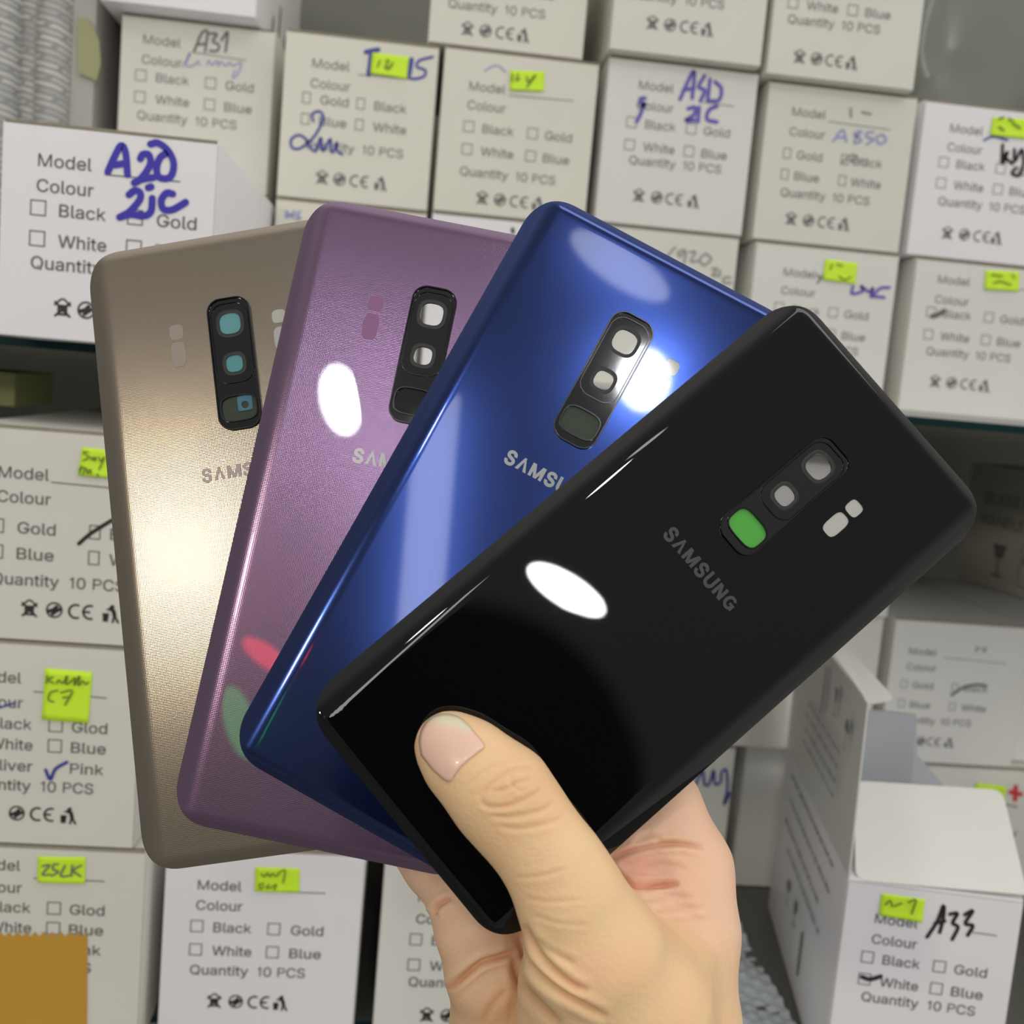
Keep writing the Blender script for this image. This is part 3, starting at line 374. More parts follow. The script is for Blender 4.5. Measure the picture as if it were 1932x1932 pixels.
form('A20', 'A', 72, [313, 361, 405, 463, 507, 577], -2.6, 39, 11.6, 12, 21.4, (px_of(C1, (600, 995)), px_of(C1, (1025, 1035))), icx=(11, 20, 30, 40))
write('A20', C1, 'marker', 40, [[(615, 980), (650, 900), (690, 830), (716, 870), (727, 995)], [(655, 940), (720, 930)],
    [(800, 905), (815, 880), (848, 882), (858, 930), (830, 985), (790, 1030), (765, 1042)], [(765, 1042), (810, 1022), (872, 1012)],
    [(858, 822), (900, 815), (955, 855), (988, 920), (985, 980), (960, 1015), (908, 1010), (893, 960), (912, 900), (955, 868)],
    [(735, 1110), (770, 1085), (800, 1100), (795, 1140), (740, 1205), (682, 1238)], [(682, 1238), (745, 1222), (805, 1232)],
    [(868, 1130), (862, 1200), (832, 1228), (802, 1222)], [(845, 1070), (862, 1064)], [(985, 1105), (950, 1100), (920, 1140), (930, 1190), (975, 1197), (1022, 1175), (1058, 1152)]])
form('A31', 'A', 270, [82, 120, 152, 193, 226, 280], -3.6, 38.8, 11.7, 11.5, 20.8, (px_of(C1, (1110, 300)), px_of(C1, (1400, 345))), ink='paleink')
write('A31', C1, 'pencil', 13, [[(1105, 295), (1150, 190), (1182, 185), (1168, 295)], [(1120, 255), (1170, 250)], [(1195, 192), (1235, 195), (1213, 235), (1247, 258), (1237, 290), (1195, 290)], [(1262, 230), (1297, 185), (1285, 295)]])
write('A31', C1, 'palepen', 8, [[(1040, 380), (1085, 300), (1060, 375), (1110, 370), (1125, 350), (1140, 372)], [(1180, 370), (1190, 345), (1210, 372), (1235, 345), (1245, 375), (1260, 350), (1285, 375), (1310, 355), (1325, 375), (1375, 360), (1350, 430), (1325, 440), (1340, 400)]], name='faint_writing')
form('2m', 'B', 589, [127, 165, 195, 235, 281, 333], -4.4, 30, 10, 10, 20.6, (px_of(C2, (530, 425)), px_of(C2, (850, 452))), ink='paleink', icx=(9, 18.5, 29.5, 41))
write('2m', C2, 'bluepen', 26, [[(575, 297), (645, 283)], [(607, 295), (590, 425)], [(835, 340), (822, 420)]])
write('2m', C2, 'bluepen', 15, [[(955, 325), (880, 345), (865, 380), (912, 400), (905, 435), (850, 450), (815, 440)]], name='pen_marks')
write('2m', C2, 'bluepen', 15, [
    [(275, 690), (270, 650), (310, 635), (332, 665), (315, 720), (270, 790), (200, 845), (155, 840), (150, 795), (190, 770), (230, 790), (265, 850), (290, 862)],
    [(290, 862), (310, 800), (320, 790), (325, 850), (337, 855), (365, 800), (375, 800), (375, 855), (390, 865), (410, 810), (412, 858), (440, 880)]], name='looped_writing')
note('2m', C2, [(612, 300), (820, 325), (808, 452), (600, 420)], strokes=[[(655, 350), (640, 385)], [(690, 350), (705, 350), (685, 390), (720, 385)], [(730, 360), (700, 400)]])
form('third', 'A', 885, [170, 206, 248, 291, 332, 371], -1.6, 36.4, 10.9, 10.3, 20.5, (px_of(C2, (1390, 543)), px_of(C2, (1755, 575))), ink='paleink', icx=(12, 22, 33, 43.5))
write('third', C2, 'palepen', 8, [[(1250, 405), (1290, 380), (1330, 375), (1370, 410)]], name='faint_writing')
note('third', C2, [(1395, 400), (1592, 410), (1587, 522), (1393, 515)], strokes=[[(1410, 430), (1405, 465)], [(1440, 425), (1430, 460), (1450, 450)], [(1490, 440), (1500, 470), (1540, 430), (1490, 500)]])
form('A500', 'A', 1205, [168, 206, 241, 284, 311, 369], -5.2, 34.9, 11, 10.5, 20.3, (px_of(C3, (560, 438)), px_of(C3, (690, 455))), ink='paleink', icx=(6, 16.5, 27, 38))
write('A500', C3, 'violet', 16, [[(460, 425), (508, 320), (522, 318), (512, 420)], [(475, 385), (520, 378)], [(565, 325), (540, 370), (565, 388), (548, 432)], [(588, 340), (578, 432)], [(610, 350), (637, 380), (627, 428), (590, 432)],
    [(495, 465), (525, 460), (520, 490), (485, 515), (522, 515)], [(542, 460), (537, 520)], [(617, 455), (585, 470), (575, 510), (617, 522)], [(310, 420), (290, 425), (297, 455), (310, 440), (290, 490), (275, 520)]])
form('A850', 'B', 1494, [218, 256, 299, 339, 372, 413], -2.6, 34.8, 8.2, 7.5, 20.2, (px_of(C3, (1095, 520)), px_of(C3, (1360, 555))), ink='paleink', icx=(6.5, 17, 28, 38.5))
write('A850', C3, 'palepen', 9, [[(1115, 605), (1155, 555), (1172, 605)], [(1127, 588), (1167, 588)], [(1228, 560), (1205, 575), (1237, 600), (1207, 612), (1215, 585), (1237, 565)], [(1287, 565), (1260, 568), (1260, 585), (1287, 597), (1260, 617)], [(1322, 575), (1300, 590), (1315, 615), (1342, 600), (1327, 575)]], name='faint_writing')
write('A850', C3, 'palepencil', 11, [[(1155, 695), (1190, 665), (1217, 670), (1190, 690), (1262, 685)], [(1190, 465), (1192, 500)], [(1240, 480), (1275, 488)]], name='pen_strike')
form('Tyl', 'A', 1792, [249, 285, 316, 356, 389, 440], -4.4, 35.4, 11, 10.5, 20.3, ink='paleink', icx=(6.5, 17, 28, 37))
write('Tyl', C3, 'black', 14, [[(1840, 620), (1838, 700), (1862, 650), (1850, 672), (1882, 700)], [(1890, 640), (1892, 690), (1922, 640), (1930, 692)], [(1895, 720), (1880, 742), (1912, 750), (1930, 700)]])
write('Tyl', C3, 'bluepen', 9, [[(1760, 600), (1800, 585), (1860, 600)]], name='faint_writing')
note('Tyl', C3, [(1797, 500), (1990, 515), (1975, 598), (1785, 580)], strokes=[[(1820, 510), (1840, 505)], [(1860, 510), (1880, 520)], [(1880, 530), (1910, 550)], [(1820, 545), (1840, 560)]])
write('g', C3B, 'palepencil', 14, [[(1245, 355), (1205, 400), (1190, 430)], [(1300, 370), (1265, 385), (1275, 412), (1312, 380), (1300, 460)], [(1338, 385), (1372, 385), (1345, 442), (1392, 440)], [(1432, 395), (1400, 430), (1425, 467), (1472, 430), (1442, 395)], [(1478, 490), (1507, 490), (1480, 532), (1512, 530)], [(1525, 500), (1525, 537)], [(1592, 545), (1555, 545), (1550, 577), (1597, 578)]])
form('h', 'A', 1478, [520, 555, 589, 630, 658, 705], -3.4, 33.2, 11, 10, 19.6, ink='paleink')
note('h', C4, [(785, 210), (972, 235), (957, 355), (768, 328)], strokes=[[(820, 240), (810, 270)], [(850, 240), (880, 250)], [(860, 310), (890, 330), (930, 315)]])
write('h', C4, 'pencil', 10, [[(740, 300), (752, 320)], [(775, 298), (740, 350)]], name='pen_marks')
write('h', C4, 'violet', 17, [[(945, 370), (940, 410), (1002, 395), (990, 365), (1040, 400), (1060, 375), (1050, 430), (1100, 380), (1155, 375)], [(1060, 425), (1125, 432)]])
form('i', 'A', 1769, [534, 572, 598, 641, 671, 720], -4.6, 36.3, 10.7, 10.3, 20, (px_of(C4, (1905, 385)), px_of(C4, (2010, 395))), ink='paleink', icx=(6.5, 17, 28, 38))
note('i', C4, [(1708, 275), (1907, 285), (1897, 397), (1700, 385)], strokes=[[(1740, 300), (1800, 310)], [(1750, 350), (1790, 340), (1850, 360)], [(1860, 300), (1870, 320)]])
write('i', C4, 'pencil', 28, [[(1402, 540), (1430, 533), (1470, 510)]], name='checkbox_mark')
write('f', C2, 'black', 20, [[(1410, 1305), (1412, 1322)]], name='pen_marks')
write('58', C2, 'palepen', 12, [[(125, 1200), (120, 1235), (150, 1225), (130, 1215)], [(165, 1200), (160, 1240)], [(200, 1205), (180, 1220), (200, 1240), (180, 1248)]])
form('58', 'A', 590, [440, 470, 510, 550, 580, 620], -3, 35, 11, 10.5, 20.3, ink='paleink')
form('f', 'A', 886, [470, 500, 540, 580, 610, 650], -3, 35, 11, 10.5, 20.3, ink='paleink')
form('lo_e', 'A', 270, [420, 455, 495, 535, 565, 610], -3, 35, 11, 10.5, 20.3, ink='paleink')
form('b', 'A', 862, [-135, -98, -62, -22, 16, 52], -3, 35, 11, 10.5, 20.4, ink='paleink', icx=(10, 20, 31, 41))
form('c', 'A', 1205, [-150, -114, -76, -36, -2, 40], -3, 35, 11, 10.5, 20.4, ink='paleink', icx=(13, 23, 34, 44))
form('d', 'A', 1508, [-110, -74, -30, 16, 46, 107], -2.6, 35, 11, 10.5, 20.3, ink='paleink', icx=(7.5, 17.5, 28, 38))
form('Gold', 'B', -3, [900, 946, 1003, 1052, 1101, 1144], -1.8, 40, 10.3, 8.8, 20.8, (px_of(C6, (295, 935)), px_of(C6, (640, 968))), icx=(14, 24, 35, 47))
note('Gold', C6, [(470, 735), (680, 760), (670, 915), (445, 893)], strokes=[[(505, 760), (480, 765), (510, 790), (480, 810)], [(520, 790), (530, 805), (540, 790), (545, 810), (555, 790)], [(570, 790), (580, 815), (600, 790), (570, 860)], [(470, 840), (460, 880)], [(455, 860), (490, 850), (480, 885)], [(500, 855), (505, 885), (520, 860), (525, 885)], [(560, 885), (565, 900)]])
write('Gold', C6, 'black', 22, [[(450, 1285), (520, 1225), (640, 1150)]], name='pen_slash')
form('C7', 'C', -51, [1284, 1331, 1371, 1410, 1450, 1487, 1530], -2.2, 34.5, 9.7, 9.9, 20.2, (px_of(C7, (165, 320)), px_of(C7, (515, 352))), icx=(9, 20, 31, 42), skip=((2, 1),))
note('C7', C7, [(220, 205), (450, 225), (430, 472), (205, 452)], strokes=[[(235, 240), (230, 275)], [(260, 245), (240, 260), (265, 275)], [(280, 275), (290, 260), (310, 275), (330, 240), (325, 280), (350, 265), (370, 250), (365, 285), (390, 240), (385, 285), (405, 265), (420, 280), (435, 270)], [(285, 310), (250, 320), (240, 355), (265, 365)], [(300, 320), (355, 312), (320, 380)], [(310, 345), (345, 340)]])
write('C7', C7, 'bluepen', 17, [[(222, 700), (245, 745), (270, 695), (325, 662)]], name='tick_mark')
write('C7', C7, 'bluepen', 10, [[(-10, 400), (40, 385), (72, 375)]], name='pen_marks')
form('25', 'C', -51, [1639, 1681, 1718, 1756, 1794, 1828, 1867], -2.2, 34.5, 9.7, 9.9, 20.2, (px_of(C7, (165, 1225)), px_of(C7, (505, 1240))), icx=(9, 20, 31, 42))
note('25', C7, [(185, 1118), (417, 1122), (413, 1250), (183, 1240)], 'pencil', 9, [[(210, 1160), (245, 1155), (210, 1200), (248, 1200)], [(287, 1150), (265, 1152), (262, 1175), (287, 1187), (255, 1207)], [(320, 1155), (300, 1207), (347, 1205)], [(355, 1155), (350, 1207)], [(400, 1155), (360, 1180), (397, 1210)]])
e, Mi, bw_, bh_ = BOX['25']
zig = [px_of(C7, (x, 1508 + (0 if i % 2 else -26))) for i, x in enumerate(range(-40, 431, 21))]
tp = [face_hit(Mi, *q) for q in zig] + [face_hit(Mi, *px_of(C7, (425, 1520))), face_hit(Mi, *px_of(C7, (423, 2030))), face_hit(Mi, *px_of(C7, (-40, 2000)))]
tp = [(max(u, .0005), max(v, .0005)) for u, v in tp]
link('packing_tape', prism(tp, -.00042, -.00032), M['tape'], e)
form('Sony', 'A', 373, [1678, 1716, 1757, 1801, 1838, 1887], -2.4, 35.2, 10.5, 10.8, 19.8, (px_of(C8, (680, 365)), px_of(C8, (1065, 378))), icx=(10.5, 20.5, 31.5, 41.5))
note('Sony', C8, [(670, 228), (923, 235), (919, 370), (668, 362)], strokes=[[(705, 260), (725, 275), (740, 255), (755, 275), (770, 258), (790, 275), (810, 250), (840, 240), (830, 310)], [(720, 315), (695, 320), (700, 345), (720, 330)], [(750, 320), (735, 340), (765, 335), (790, 320), (780, 350)]])
form('Co', 'A', 789, [1701, 1742, 1782, 1830, 1861, 1914], -2.6, 35.2, 10.5, 10.8, 19.8, icx=(8.5, 18.5, 29.5, 40))
form('F9', 'B', 1715, [1234, 1264, 1298, 1335, 1364, 1397], -2.9, 34.6, 8, 8.4, 18.5, (px_of(C8B, (415, 1290)), px_of(C8B, (755, 1325))), ink='paleink', extra=[('F9', 1840, 1231, 7.5, 3.8)], icx=(7, 17, 27, 38))
write('F9', C8B, 'pencil', 15, [[(455, 1497), (520, 1455), (590, 1440), (645, 1446)]], name='pen_strike')
write('lly', C5, 'bluepen', 12, [[(262, 880), (290, 820), (300, 880), (320, 880), (340, 820), (345, 880), (370, 870), (375, 830), (395, 820), (400, 900), (385, 970), (410, 920)]])
note('red', C5, [(1488, 875), (1622, 890), (1605, 1000), (1472, 985)])
write('red', C5, 'red', 20, [[(1640, 915), (1685, 925)], [(1663, 892), (1660, 948)]])
write('red', C5, 'paleink', 8, [[(1610, 968), (1668, 980)], [(1640, 1085), (1650, 1110), (1665, 1090)]], name='printed_form')
# shipping marks on the shaded right side of the top-left box
e, Mi, bw_, bh_ = BOX['a']
fl = Flat()
for px, py, hh in ((.058, .010, .008), (.085, .016, .016), (.112, .004, .018)): fl.stroke([(px, py), (px + .002, py + hh)], .006)
o = fl.build('side_marks', M['pencil'], e, 0); o.matrix_local = Matrix.Translation((bw_ + .0002, 0, 0)) @ Matrix.Rotation(math.radians(90), 4, 'Z')

# ------------------------------------------------------------------ open carton at the lower right
yaw = math.radians(10.7)
e = carton_box('A33', .2135, .455, -.3178, .079, .106, .185, 'cool', 'open white carton with a black scrawl and a raised flap at the lower right', None, yaw, lid=False)
e, Mi, w_, h_ = BOX['A33']
form('A33', 'A', 1650, [1741, 1780, 1817, 1859, 1891, 1946], -4.0, 32.5, 9.8, 9.6, 19.2, (px_of(C5, (1475, 1530)), px_of(C5, (1580, 1545))), icx=(10.5, 20.5, 31.5, 41.5))
note('A33', C5, [(1075, 1358), (1267, 1385), (1253, 1484), (1063, 1450)], strokes=[[(1090, 1402), (1110, 1385), (1120, 1410)], [(1130, 1408), (1160, 1397)], [(1190, 1392), (1222, 1382), (1205, 1442)]])
write('A33', C5, 'black', 17, [[(1275, 1550), (1320, 1480), (1347, 1412), (1345, 1470), (1330, 1530)], [(1310, 1490), (1352, 1480)], [(1375, 1450), (1407, 1447), (1387, 1488), (1410, 1507), (1385, 1560)], [(1440, 1452), (1475, 1435), (1442, 1490), (1475, 1500), (1453, 1542)]])
write('A33', C5, 'black', 20, [[(990, 1725), (1025, 1735), (1072, 1722)]], name='checkbox_mark')
# raised lid flap, hinged along the top front edge, corners rounded
def uvw(px, py, y):            # pixel -> local point of the carton on the plane y
    o = Mi @ EYE; dr = Mi.to_3x3() @ (RT * ((px - CX) / F) + UP * ((CX - py) / F) + FW)
    k = (y - o.y) / dr.y; return o + dr * k
def plate(name, pts, th, m, parent, nseg=5, round_idx=(), rr=.005):
    """a card panel: corner points in order, chosen corners rounded, given thickness"""
    P = [Vector(q) for q in pts]; ring = []
    for i, q in enumerate(P):
        if i in round_idx:
            a = (P[i - 1] - q).normalized() * rr; b = (P[(i + 1) % len(P)] - q).normalized() * rr
            for t in np.linspace(0, 1, nseg): ring.append((q + a) * (1 - t) ** 2 + q * 2 * t * (1 - t) + (q + b) * t ** 2)
        else: ring.append(q)
    nrm = (P[1] - P[0]).cross(P[2] - P[0]).normalized() * th; n = len(ring)
    return link(name, mesh(ring + [r + nrm for r in ring], [tuple(range(n)), tuple(range(2 * n - 1, n - 1, -1))] + [(i, n + i, n + (i + 1) % n, (i + 1) % n) for i in range(n)]), m, parent)
lean = .045
plate('lid_flap', [uvw(1614, 1662, .001), uvw(1938, 1690, .001), uvw(1890, 1492, lean), uvw(1611, 1474, lean)], .0008, M['plain'], e, 7, (2, 3, 0), .006)
# tall left side panel rising behind the flap and its folded-out dust flap
zt = uvw(1636, 1326, .002).z; yb = .186
pan = plate('side_panel', [(0.0004, .001, h_ - .001), (-.001, .002, zt), (-.001, yb, zt + .002), (0.0004, yb, h_ - .001)], -.0008, M['plain'], e)
plate('dust_flap', [uvw(1640, 1330, .004), uvw(1690, 1322, .004), uvw(1585, 1206, .075), uvw(1552, 1206, .075)], .0007, M['plain'], e, 7, (1,), .006)
def side_print(x, rows):       # blurred lines of small shipping print on the left side (local x = const)
    fl = Flat()
    for kind, y0, z0, ln in rows:
        if kind == 'l':
            u = y0; rnd = random.Random(int(z0 * 9999))
            while u < y0 + ln:
                for _ in range(rnd.randint(2, 6)):     # letter-sized marks, then a gap
                    hgt = rnd.choice((.0016, .0016, .0024)); fl.poly([(-u - .0017, z0 - .0014), (-u, z0 - .0014), (-u, z0 - .0014 + hgt), (-u - .0017, z0 - .0014 + hgt)])
                    u += .0024
                u += .0022
        elif kind == 'g':      # wine glass mark
            fl.poly([(-y0 - .004, z0 + .010), (-y0 + .004, z0 + .010), (-y0 + .002, z0 + .003), (-y0 - .002, z0 + .003)]); fl.stroke([(-y0, z0 + .003), (-y0, z0 - .004)], .001); fl.stroke([(-y0 - .003, z0 - .004), (-y0 + .003, z0 - .004)], .001)
        elif kind == 'u':      # umbrella mark
            fl.poly([(-y0 + .005 * math.cos(t), z0 + .002 + .006 * math.sin(t)) for t in np.linspace(0, math.pi, 9)]); fl.stroke([(-y0, z0 + .003), (-y0, z0 - .006), (-y0 + .002, z0 - .006)], .001)
        else:                  # arrow mark
            fl.stroke([(-y0, z0 - .012), (-y0, z0 + .010)], .004)
    o = fl.build('side_print', M['paleink'], e, 0)
    o.matrix_local = Matrix.Translation((x, 0, 0)) @ Matrix.Rotation(math.radians(-90), 4, 'Z')
H1 = zt - h_
side_print(-.0026, [('l', .035, h_ + H1 * f, .085) for f in (.58, .49, .40, .31)] + [('u', .025, h_ + H1 * .72, 0), ('g', .055, h_ + H1 * .78, 0), ('a', .085, h_ + H1 * .80, 0)])
side_print(-.0003, [('l', .03, h_ * f, .12) for f in (.93, .80)] + [('l', .05, h_ * .66, .11), ('l', .04, h_ * .55, .10), ('u', .125, h_ * .36, 0), ('g', .10, h_ * .33, 0), ('a', .075, h_ * .27, 0)])
# grey foam sheet standing in the open carton
def cw(px, py, y): return Mi.inverted() @ uvw(px, py, y)
fo = []
for k, (top, bot, y) in enumerate((((1628, 1341), (1604, 1560), 0.062), ((1680, 1343), (1660, 1560), 0.062), ((1729, 1349), (1715, 1560), 0.062), ((1731, 1425), (1730, 1560), 0.064), ((1756, 1452), (1752, 1560), 0.066), ((1782, 1484), (1782, 1560), 0.068))):
    fo += [cw(*top, y), cw(*bot, y)]
sheet = link('foam_sheet', mesh(fo, [(2 * i, 2 * i + 1, 2 * i + 3, 2 * i + 2) for i in range(5)]), M['grey_card'], None)
md = sheet.modifiers.new('t', 'SOLIDIFY'); md.thickness = .002
tag(sheet, 'grey foam sheet sticking up out of the open carton behind its raised flap', 'foam sheet')
# bubble wrap on the lower shelf beside the hand
nb = 44; vs = []; fs = []
for j in range(nb * 2 + 1):
    for i in range(nb + 1):
        u, v = i / nb, j / (2 * nb)
        x = .120 + .100 * u; y = .46 + .16 * v
        ph = math.sin(i * 1.05 + .5 * math.sin(j * .31)) * math.sin(j * 1.05 + .7 * math.sin(i * .23))
        vs.append((x, y, SH_LO + .0005 + .0022 * max(0, ph) ** .7 + .003 * math.sin(i * .17 + j * .05) * math.sin(j * .13) + .004 * math.sin(u * 3)))
for j in range(2 * nb):
    for i in range(nb): k = j * (nb + 1) + i; fs.append((k, k + 1, k + nb + 2, k + nb + 1))
bw = link('bubble_wrap', mesh(vs, fs), mat('clear_bubble_film', (.55, .60, .63), .22, spec=.8), None, 3)
tag(bw, 'pale grey bubble wrap lying on the lower shelf right of the hand', 'bubble wrap')

# dim box turned aslant on top of the right-hand boxes
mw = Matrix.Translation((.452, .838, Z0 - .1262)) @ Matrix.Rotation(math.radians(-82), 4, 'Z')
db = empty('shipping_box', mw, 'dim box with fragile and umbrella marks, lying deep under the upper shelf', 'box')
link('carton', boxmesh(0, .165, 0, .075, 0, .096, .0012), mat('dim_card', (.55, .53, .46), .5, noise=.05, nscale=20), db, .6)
fl = Flat()
fl.text('GLASS PRO', .022, .066, .070, .0085); fl.text('HANDLE WIT', .022, .049, .080, .0085)
fl.poly([(.040, .036), (.056, .036), (.0525, .025), (.0435, .025)]); fl.stroke([(.048, .026), (.048, .012)], .0018); fl.stroke([(.042, .0115), (.054, .0115)], .0018)
fl.poly([(.086 + .011 * math.cos(t), .026 + .010 * math.sin(t)) for t in np.linspace(0, math.pi, 11)]); fl.stroke([(.086, .027), (.086, .012)], .0018)
fl.frame(.072, .008, .028, .032, .0008)
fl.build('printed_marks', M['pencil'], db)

# ------------------------------------------------------------------ odds and ends around the upper shelf
def brick(name, a, b, mortar, sc, row, width):
    m = bpy.data.materials.new(name); m.use_nodes = True; t = m.node_tree; bs = t.nodes['Principled BSDF']
    tcn = N('ShaderNodeTexCoord', t); bk = N('ShaderNodeTexBrick', t)
    mp = N('ShaderNodeMapping', t); mp.inputs['Rotation'].default_value = (0, 0, math.radians(24))
    t.links.new(tcn.outputs['UV'], mp.inputs[0]); t.links.new(mp.outputs[0], bk.inputs['Vector'])
    bk.inputs['Color1'].default_value = (*a, 1); bk.inputs['Color2'].default_value = (*b, 1); bk.inputs['Mortar'].default_value = (*mortar, 1)
    bk.inputs['Scale'].default_value = sc; bk.inputs['Row Height'].default_value = row; bk.inputs['Brick Width'].default_value = width; bk.inputs['Mortar Size'].default_value = .05
    t.links.new(bk.outputs[0], bs.inputs['Base Color']); bs.inputs['Roughness'].default_value = .5; return m
mesh_m = brick('knitted_mesh', (.62, .62, .58), (.38, .38, .36), (.30, .30, .29), 62, .2, .75)
vs = []; fs = []; nu, nv = 90, 4
for j in range(nv + 1):
    for i in range(nu + 1):
        u = i / nu; x = -.372 + .160 * u; y = .655 + .005 * math.sin(u * 31) + .003 * math.sin(u * 77)
        vs.append((x, y, SH_UP + .0005 + .30 * j / nv))
for j in range(nv):
    for i in range(nu): k = j * (nu + 1) + i; fs.append((k, k + 1, k + nu + 2, k + nu + 1))
me = mesh(vs, fs); uvl = me.uv_layers.new(name='UVMap')
for lp in me.loops: q = vs[lp.vertex_index]; uvl.data[lp.index].uv = ((lp.vertex_index % (nu + 1)) / nu * .24, (q[2] - Z0))
ms = link('mesh_netting', me, mesh_m, None, 3); md = ms.modifiers.new('t', 'SOLIDIFY'); md.thickness = .006; md.offset = 1
tag(ms, 'folded grey and white plastic netting standing at the top left behind the near box', 'netting')
wp = link('card_strip', boxmesh(-.2085, -.1955, .650, .8, SH_UP + .0005, Z0 + .30, .001), mat('grey_white_card', (.42, .41, .38), .5), None, .6)
tag(wp, 'upright pale grey card strip between the netting and the white boxes', 'card')
yt = link('paper_tag', prism([(-.2035, .152), (-.1935, .149), (-.1915, .158), (-.1930, .171), (-.1985, .181), (-.2050, .182)], .6475, .6485), mat('faded_yellow_paper', (.36, .36, .18), .6), None)
yt.location.z = Z0; tag(yt, 'faded yellow-green paper tag on the pale card strip at the top left', 'tag')
# grey plastic bag and grey carton at the top right
bm = bmesh.new(); bmesh.ops.create_icosphere(bm, subdivisions=4, radius=1)
for v in bm.verts:
    c = v.co.copy(); s = 1 + .06 * math.sin(5 * c.x + 3 * c.z) * math.sin(4 * c.y + 2 * c.z) + .03 * math.sin(13 * c.x) * math.sin(11 * c.z)
    def sq(q, k=.45): return math.copysign(abs(q) ** k, q)
    v.co = Vector((sq(c.x) * .062 * s, sq(c.y) * .06 * s, max(-1, sq(c.z)) * .075 * (1 + .04 * math.sin(9 * c.x))))
zmin = min(v.co.z for v in bm.verts)
me = bpy.data.meshes.new('bag'); bm.to_mesh(me); bm.free()
bag = link('plastic_bag', me, mat('grey_green_film', (.21, .225, .185), .25, noise=.18, nscale=14, spec=.6), None, 3)
bag.location = (.345, .735, Z0 + .1867 - zmin); tag(bag, 'crumpled grey-green plastic bag on the boxes at the top right', 'bag')
gc = link('grey_carton', boxmesh(.408, .50, .70, .80, Z0 + .1866, Z0 + .226, .001), mat('grey_board', (.235, .23, .20), .6, noise=.06), None, .6)
tag(gc, 'low dim grey carton at the top right corner beside the plastic bag', 'box')
nb_ = link('note_pad', boxmesh(-.30, -.215, .60, .66, Z0 - .0352, Z0 - .017, .001), mat('olive_paper', (.30, .32, .14), .6), None, .6)
tag(nb_, 'small olive paper pad on the left stack under the glass shelf', 'note pad')

# ------------------------------------------------------------------ phone back covers
def film(name, base, rough, dots=0.0, period=.00045, metal=.85, coat=1.0, spec=.5):
    m = mat(name, base, rough, metal, coat, .02, spec=spec)
    t = m.node_tree; b = t.nodes['Principled BSDF']
    if dots:
        tcn = N('ShaderNodeTexCoord', t); mp = N('ShaderNodeMapping', t); mp.inputs['Rotation'].default_value = (0, 0, math.radians(45))
        k = 2 * math.pi / period; mp.inputs['Scale'].default_value = (k, k, k)
        t.links.new(tcn.outputs['Object'], mp.inputs[0]); sp = N('ShaderNodeSeparateXYZ', t); t.links.new(mp.outputs[0], sp.inputs[0])
        s = [N('ShaderNodeMath', t, operation='SINE') for _ in 'ab']
        t.links.new(sp.outputs[0], s[0].inputs[0]); t.links.new(sp.outputs[1], s[1].inputs[0])
        ml = N('ShaderNodeMath', t, operation='MULTIPLY'); t.links.new(s[0].outputs[0], ml.inputs[0]); t.links.new(s[1].outputs[0], ml.inputs[1])
        bp = N('ShaderNodeBump', t); bp.inputs['Strength'].default_value = dots; bp.inputs['Distance'].default_value = .0000065
        t.links.new(ml.outputs[0], bp.inputs['Height']); t.links.new(bp.outputs[0], b.inputs['Normal'])
    return m
def soft(m, r): m.node_tree.nodes['Principled BSDF'].inputs['Coat Roughness'].default_value = r; return m
FILM = {
    'black': film('gloss_black_glass', (.0016, .0016, .0024), .015, metal=0.0, coat=0.0, spec=.42),
    'blue': soft(film('blue_film_glass', (.017, .034, .14), .15, metal=1.0, coat=.6), .035),
    'purple': film('purple_film_glass', (.185, .112, .195), .20, .9, .0006, metal=.92),
    'gold': film('taupe_film_glass', (.285, .245, .20), .20, .9, .0006, coat=0.0, metal=.92),
}
LENS = mat('black_lens_glass', (.003, .003, .004), .06, coat=.5)
RINGM = mat('matt_black_ring', (.004, .004, .005), .45)
BEZ = {'black': mat('black_bezel', (.006, .006, .007), .18, metal=.4), 'blue': mat('dark_steel_bezel', (.035, .035, .04), .16, metal=.9),
       'purple': mat('black_violet_bezel', (.008, .006, .010), .15, metal=.3), 'gold': mat('dark_navy_bezel', (.010, .011, .016), .18, metal=.3)}
def pane(name, col, amount, rough=.05):
    """clear or tinted protective film over an opening"""
    m = bpy.data.materials.new(name); m.use_nodes = True; t = m.node_tree; b = t.nodes['Principled BSDF']; o = t.nodes['Material Output']
    b.inputs['Base Color'].default_value = (*col, 1); b.inputs['Roughness'].default_value = rough
    tr = N('ShaderNodeBsdfTransparent', t); mx = N('ShaderNodeMixShader', t); mx.inputs[0].default_value = amount
    t.links.new(tr.outputs[0], mx.inputs[1]); t.links.new(b.outputs[0], mx.inputs[2]); t.links.new(mx.outputs[0], o.inputs[0]); return m
CLEAR = pane('clear_pane', (.8, .8, .8), .06); TEAL = pane('teal_film', (.13, .36, .38), .82); GREEN = pane('green_film', (.10, .44, .07), .93)
SMOKE = pane('smoked_grey_green_film', (.06, .075, .055), .86); DARKP = pane('dark_pane', (.012, .015, .013), .88); BLUEF = pane('blue_film', (.10, .24, .33), .75)
FILMC = pane('frosted_pane', (.62, .61, .57), .55)

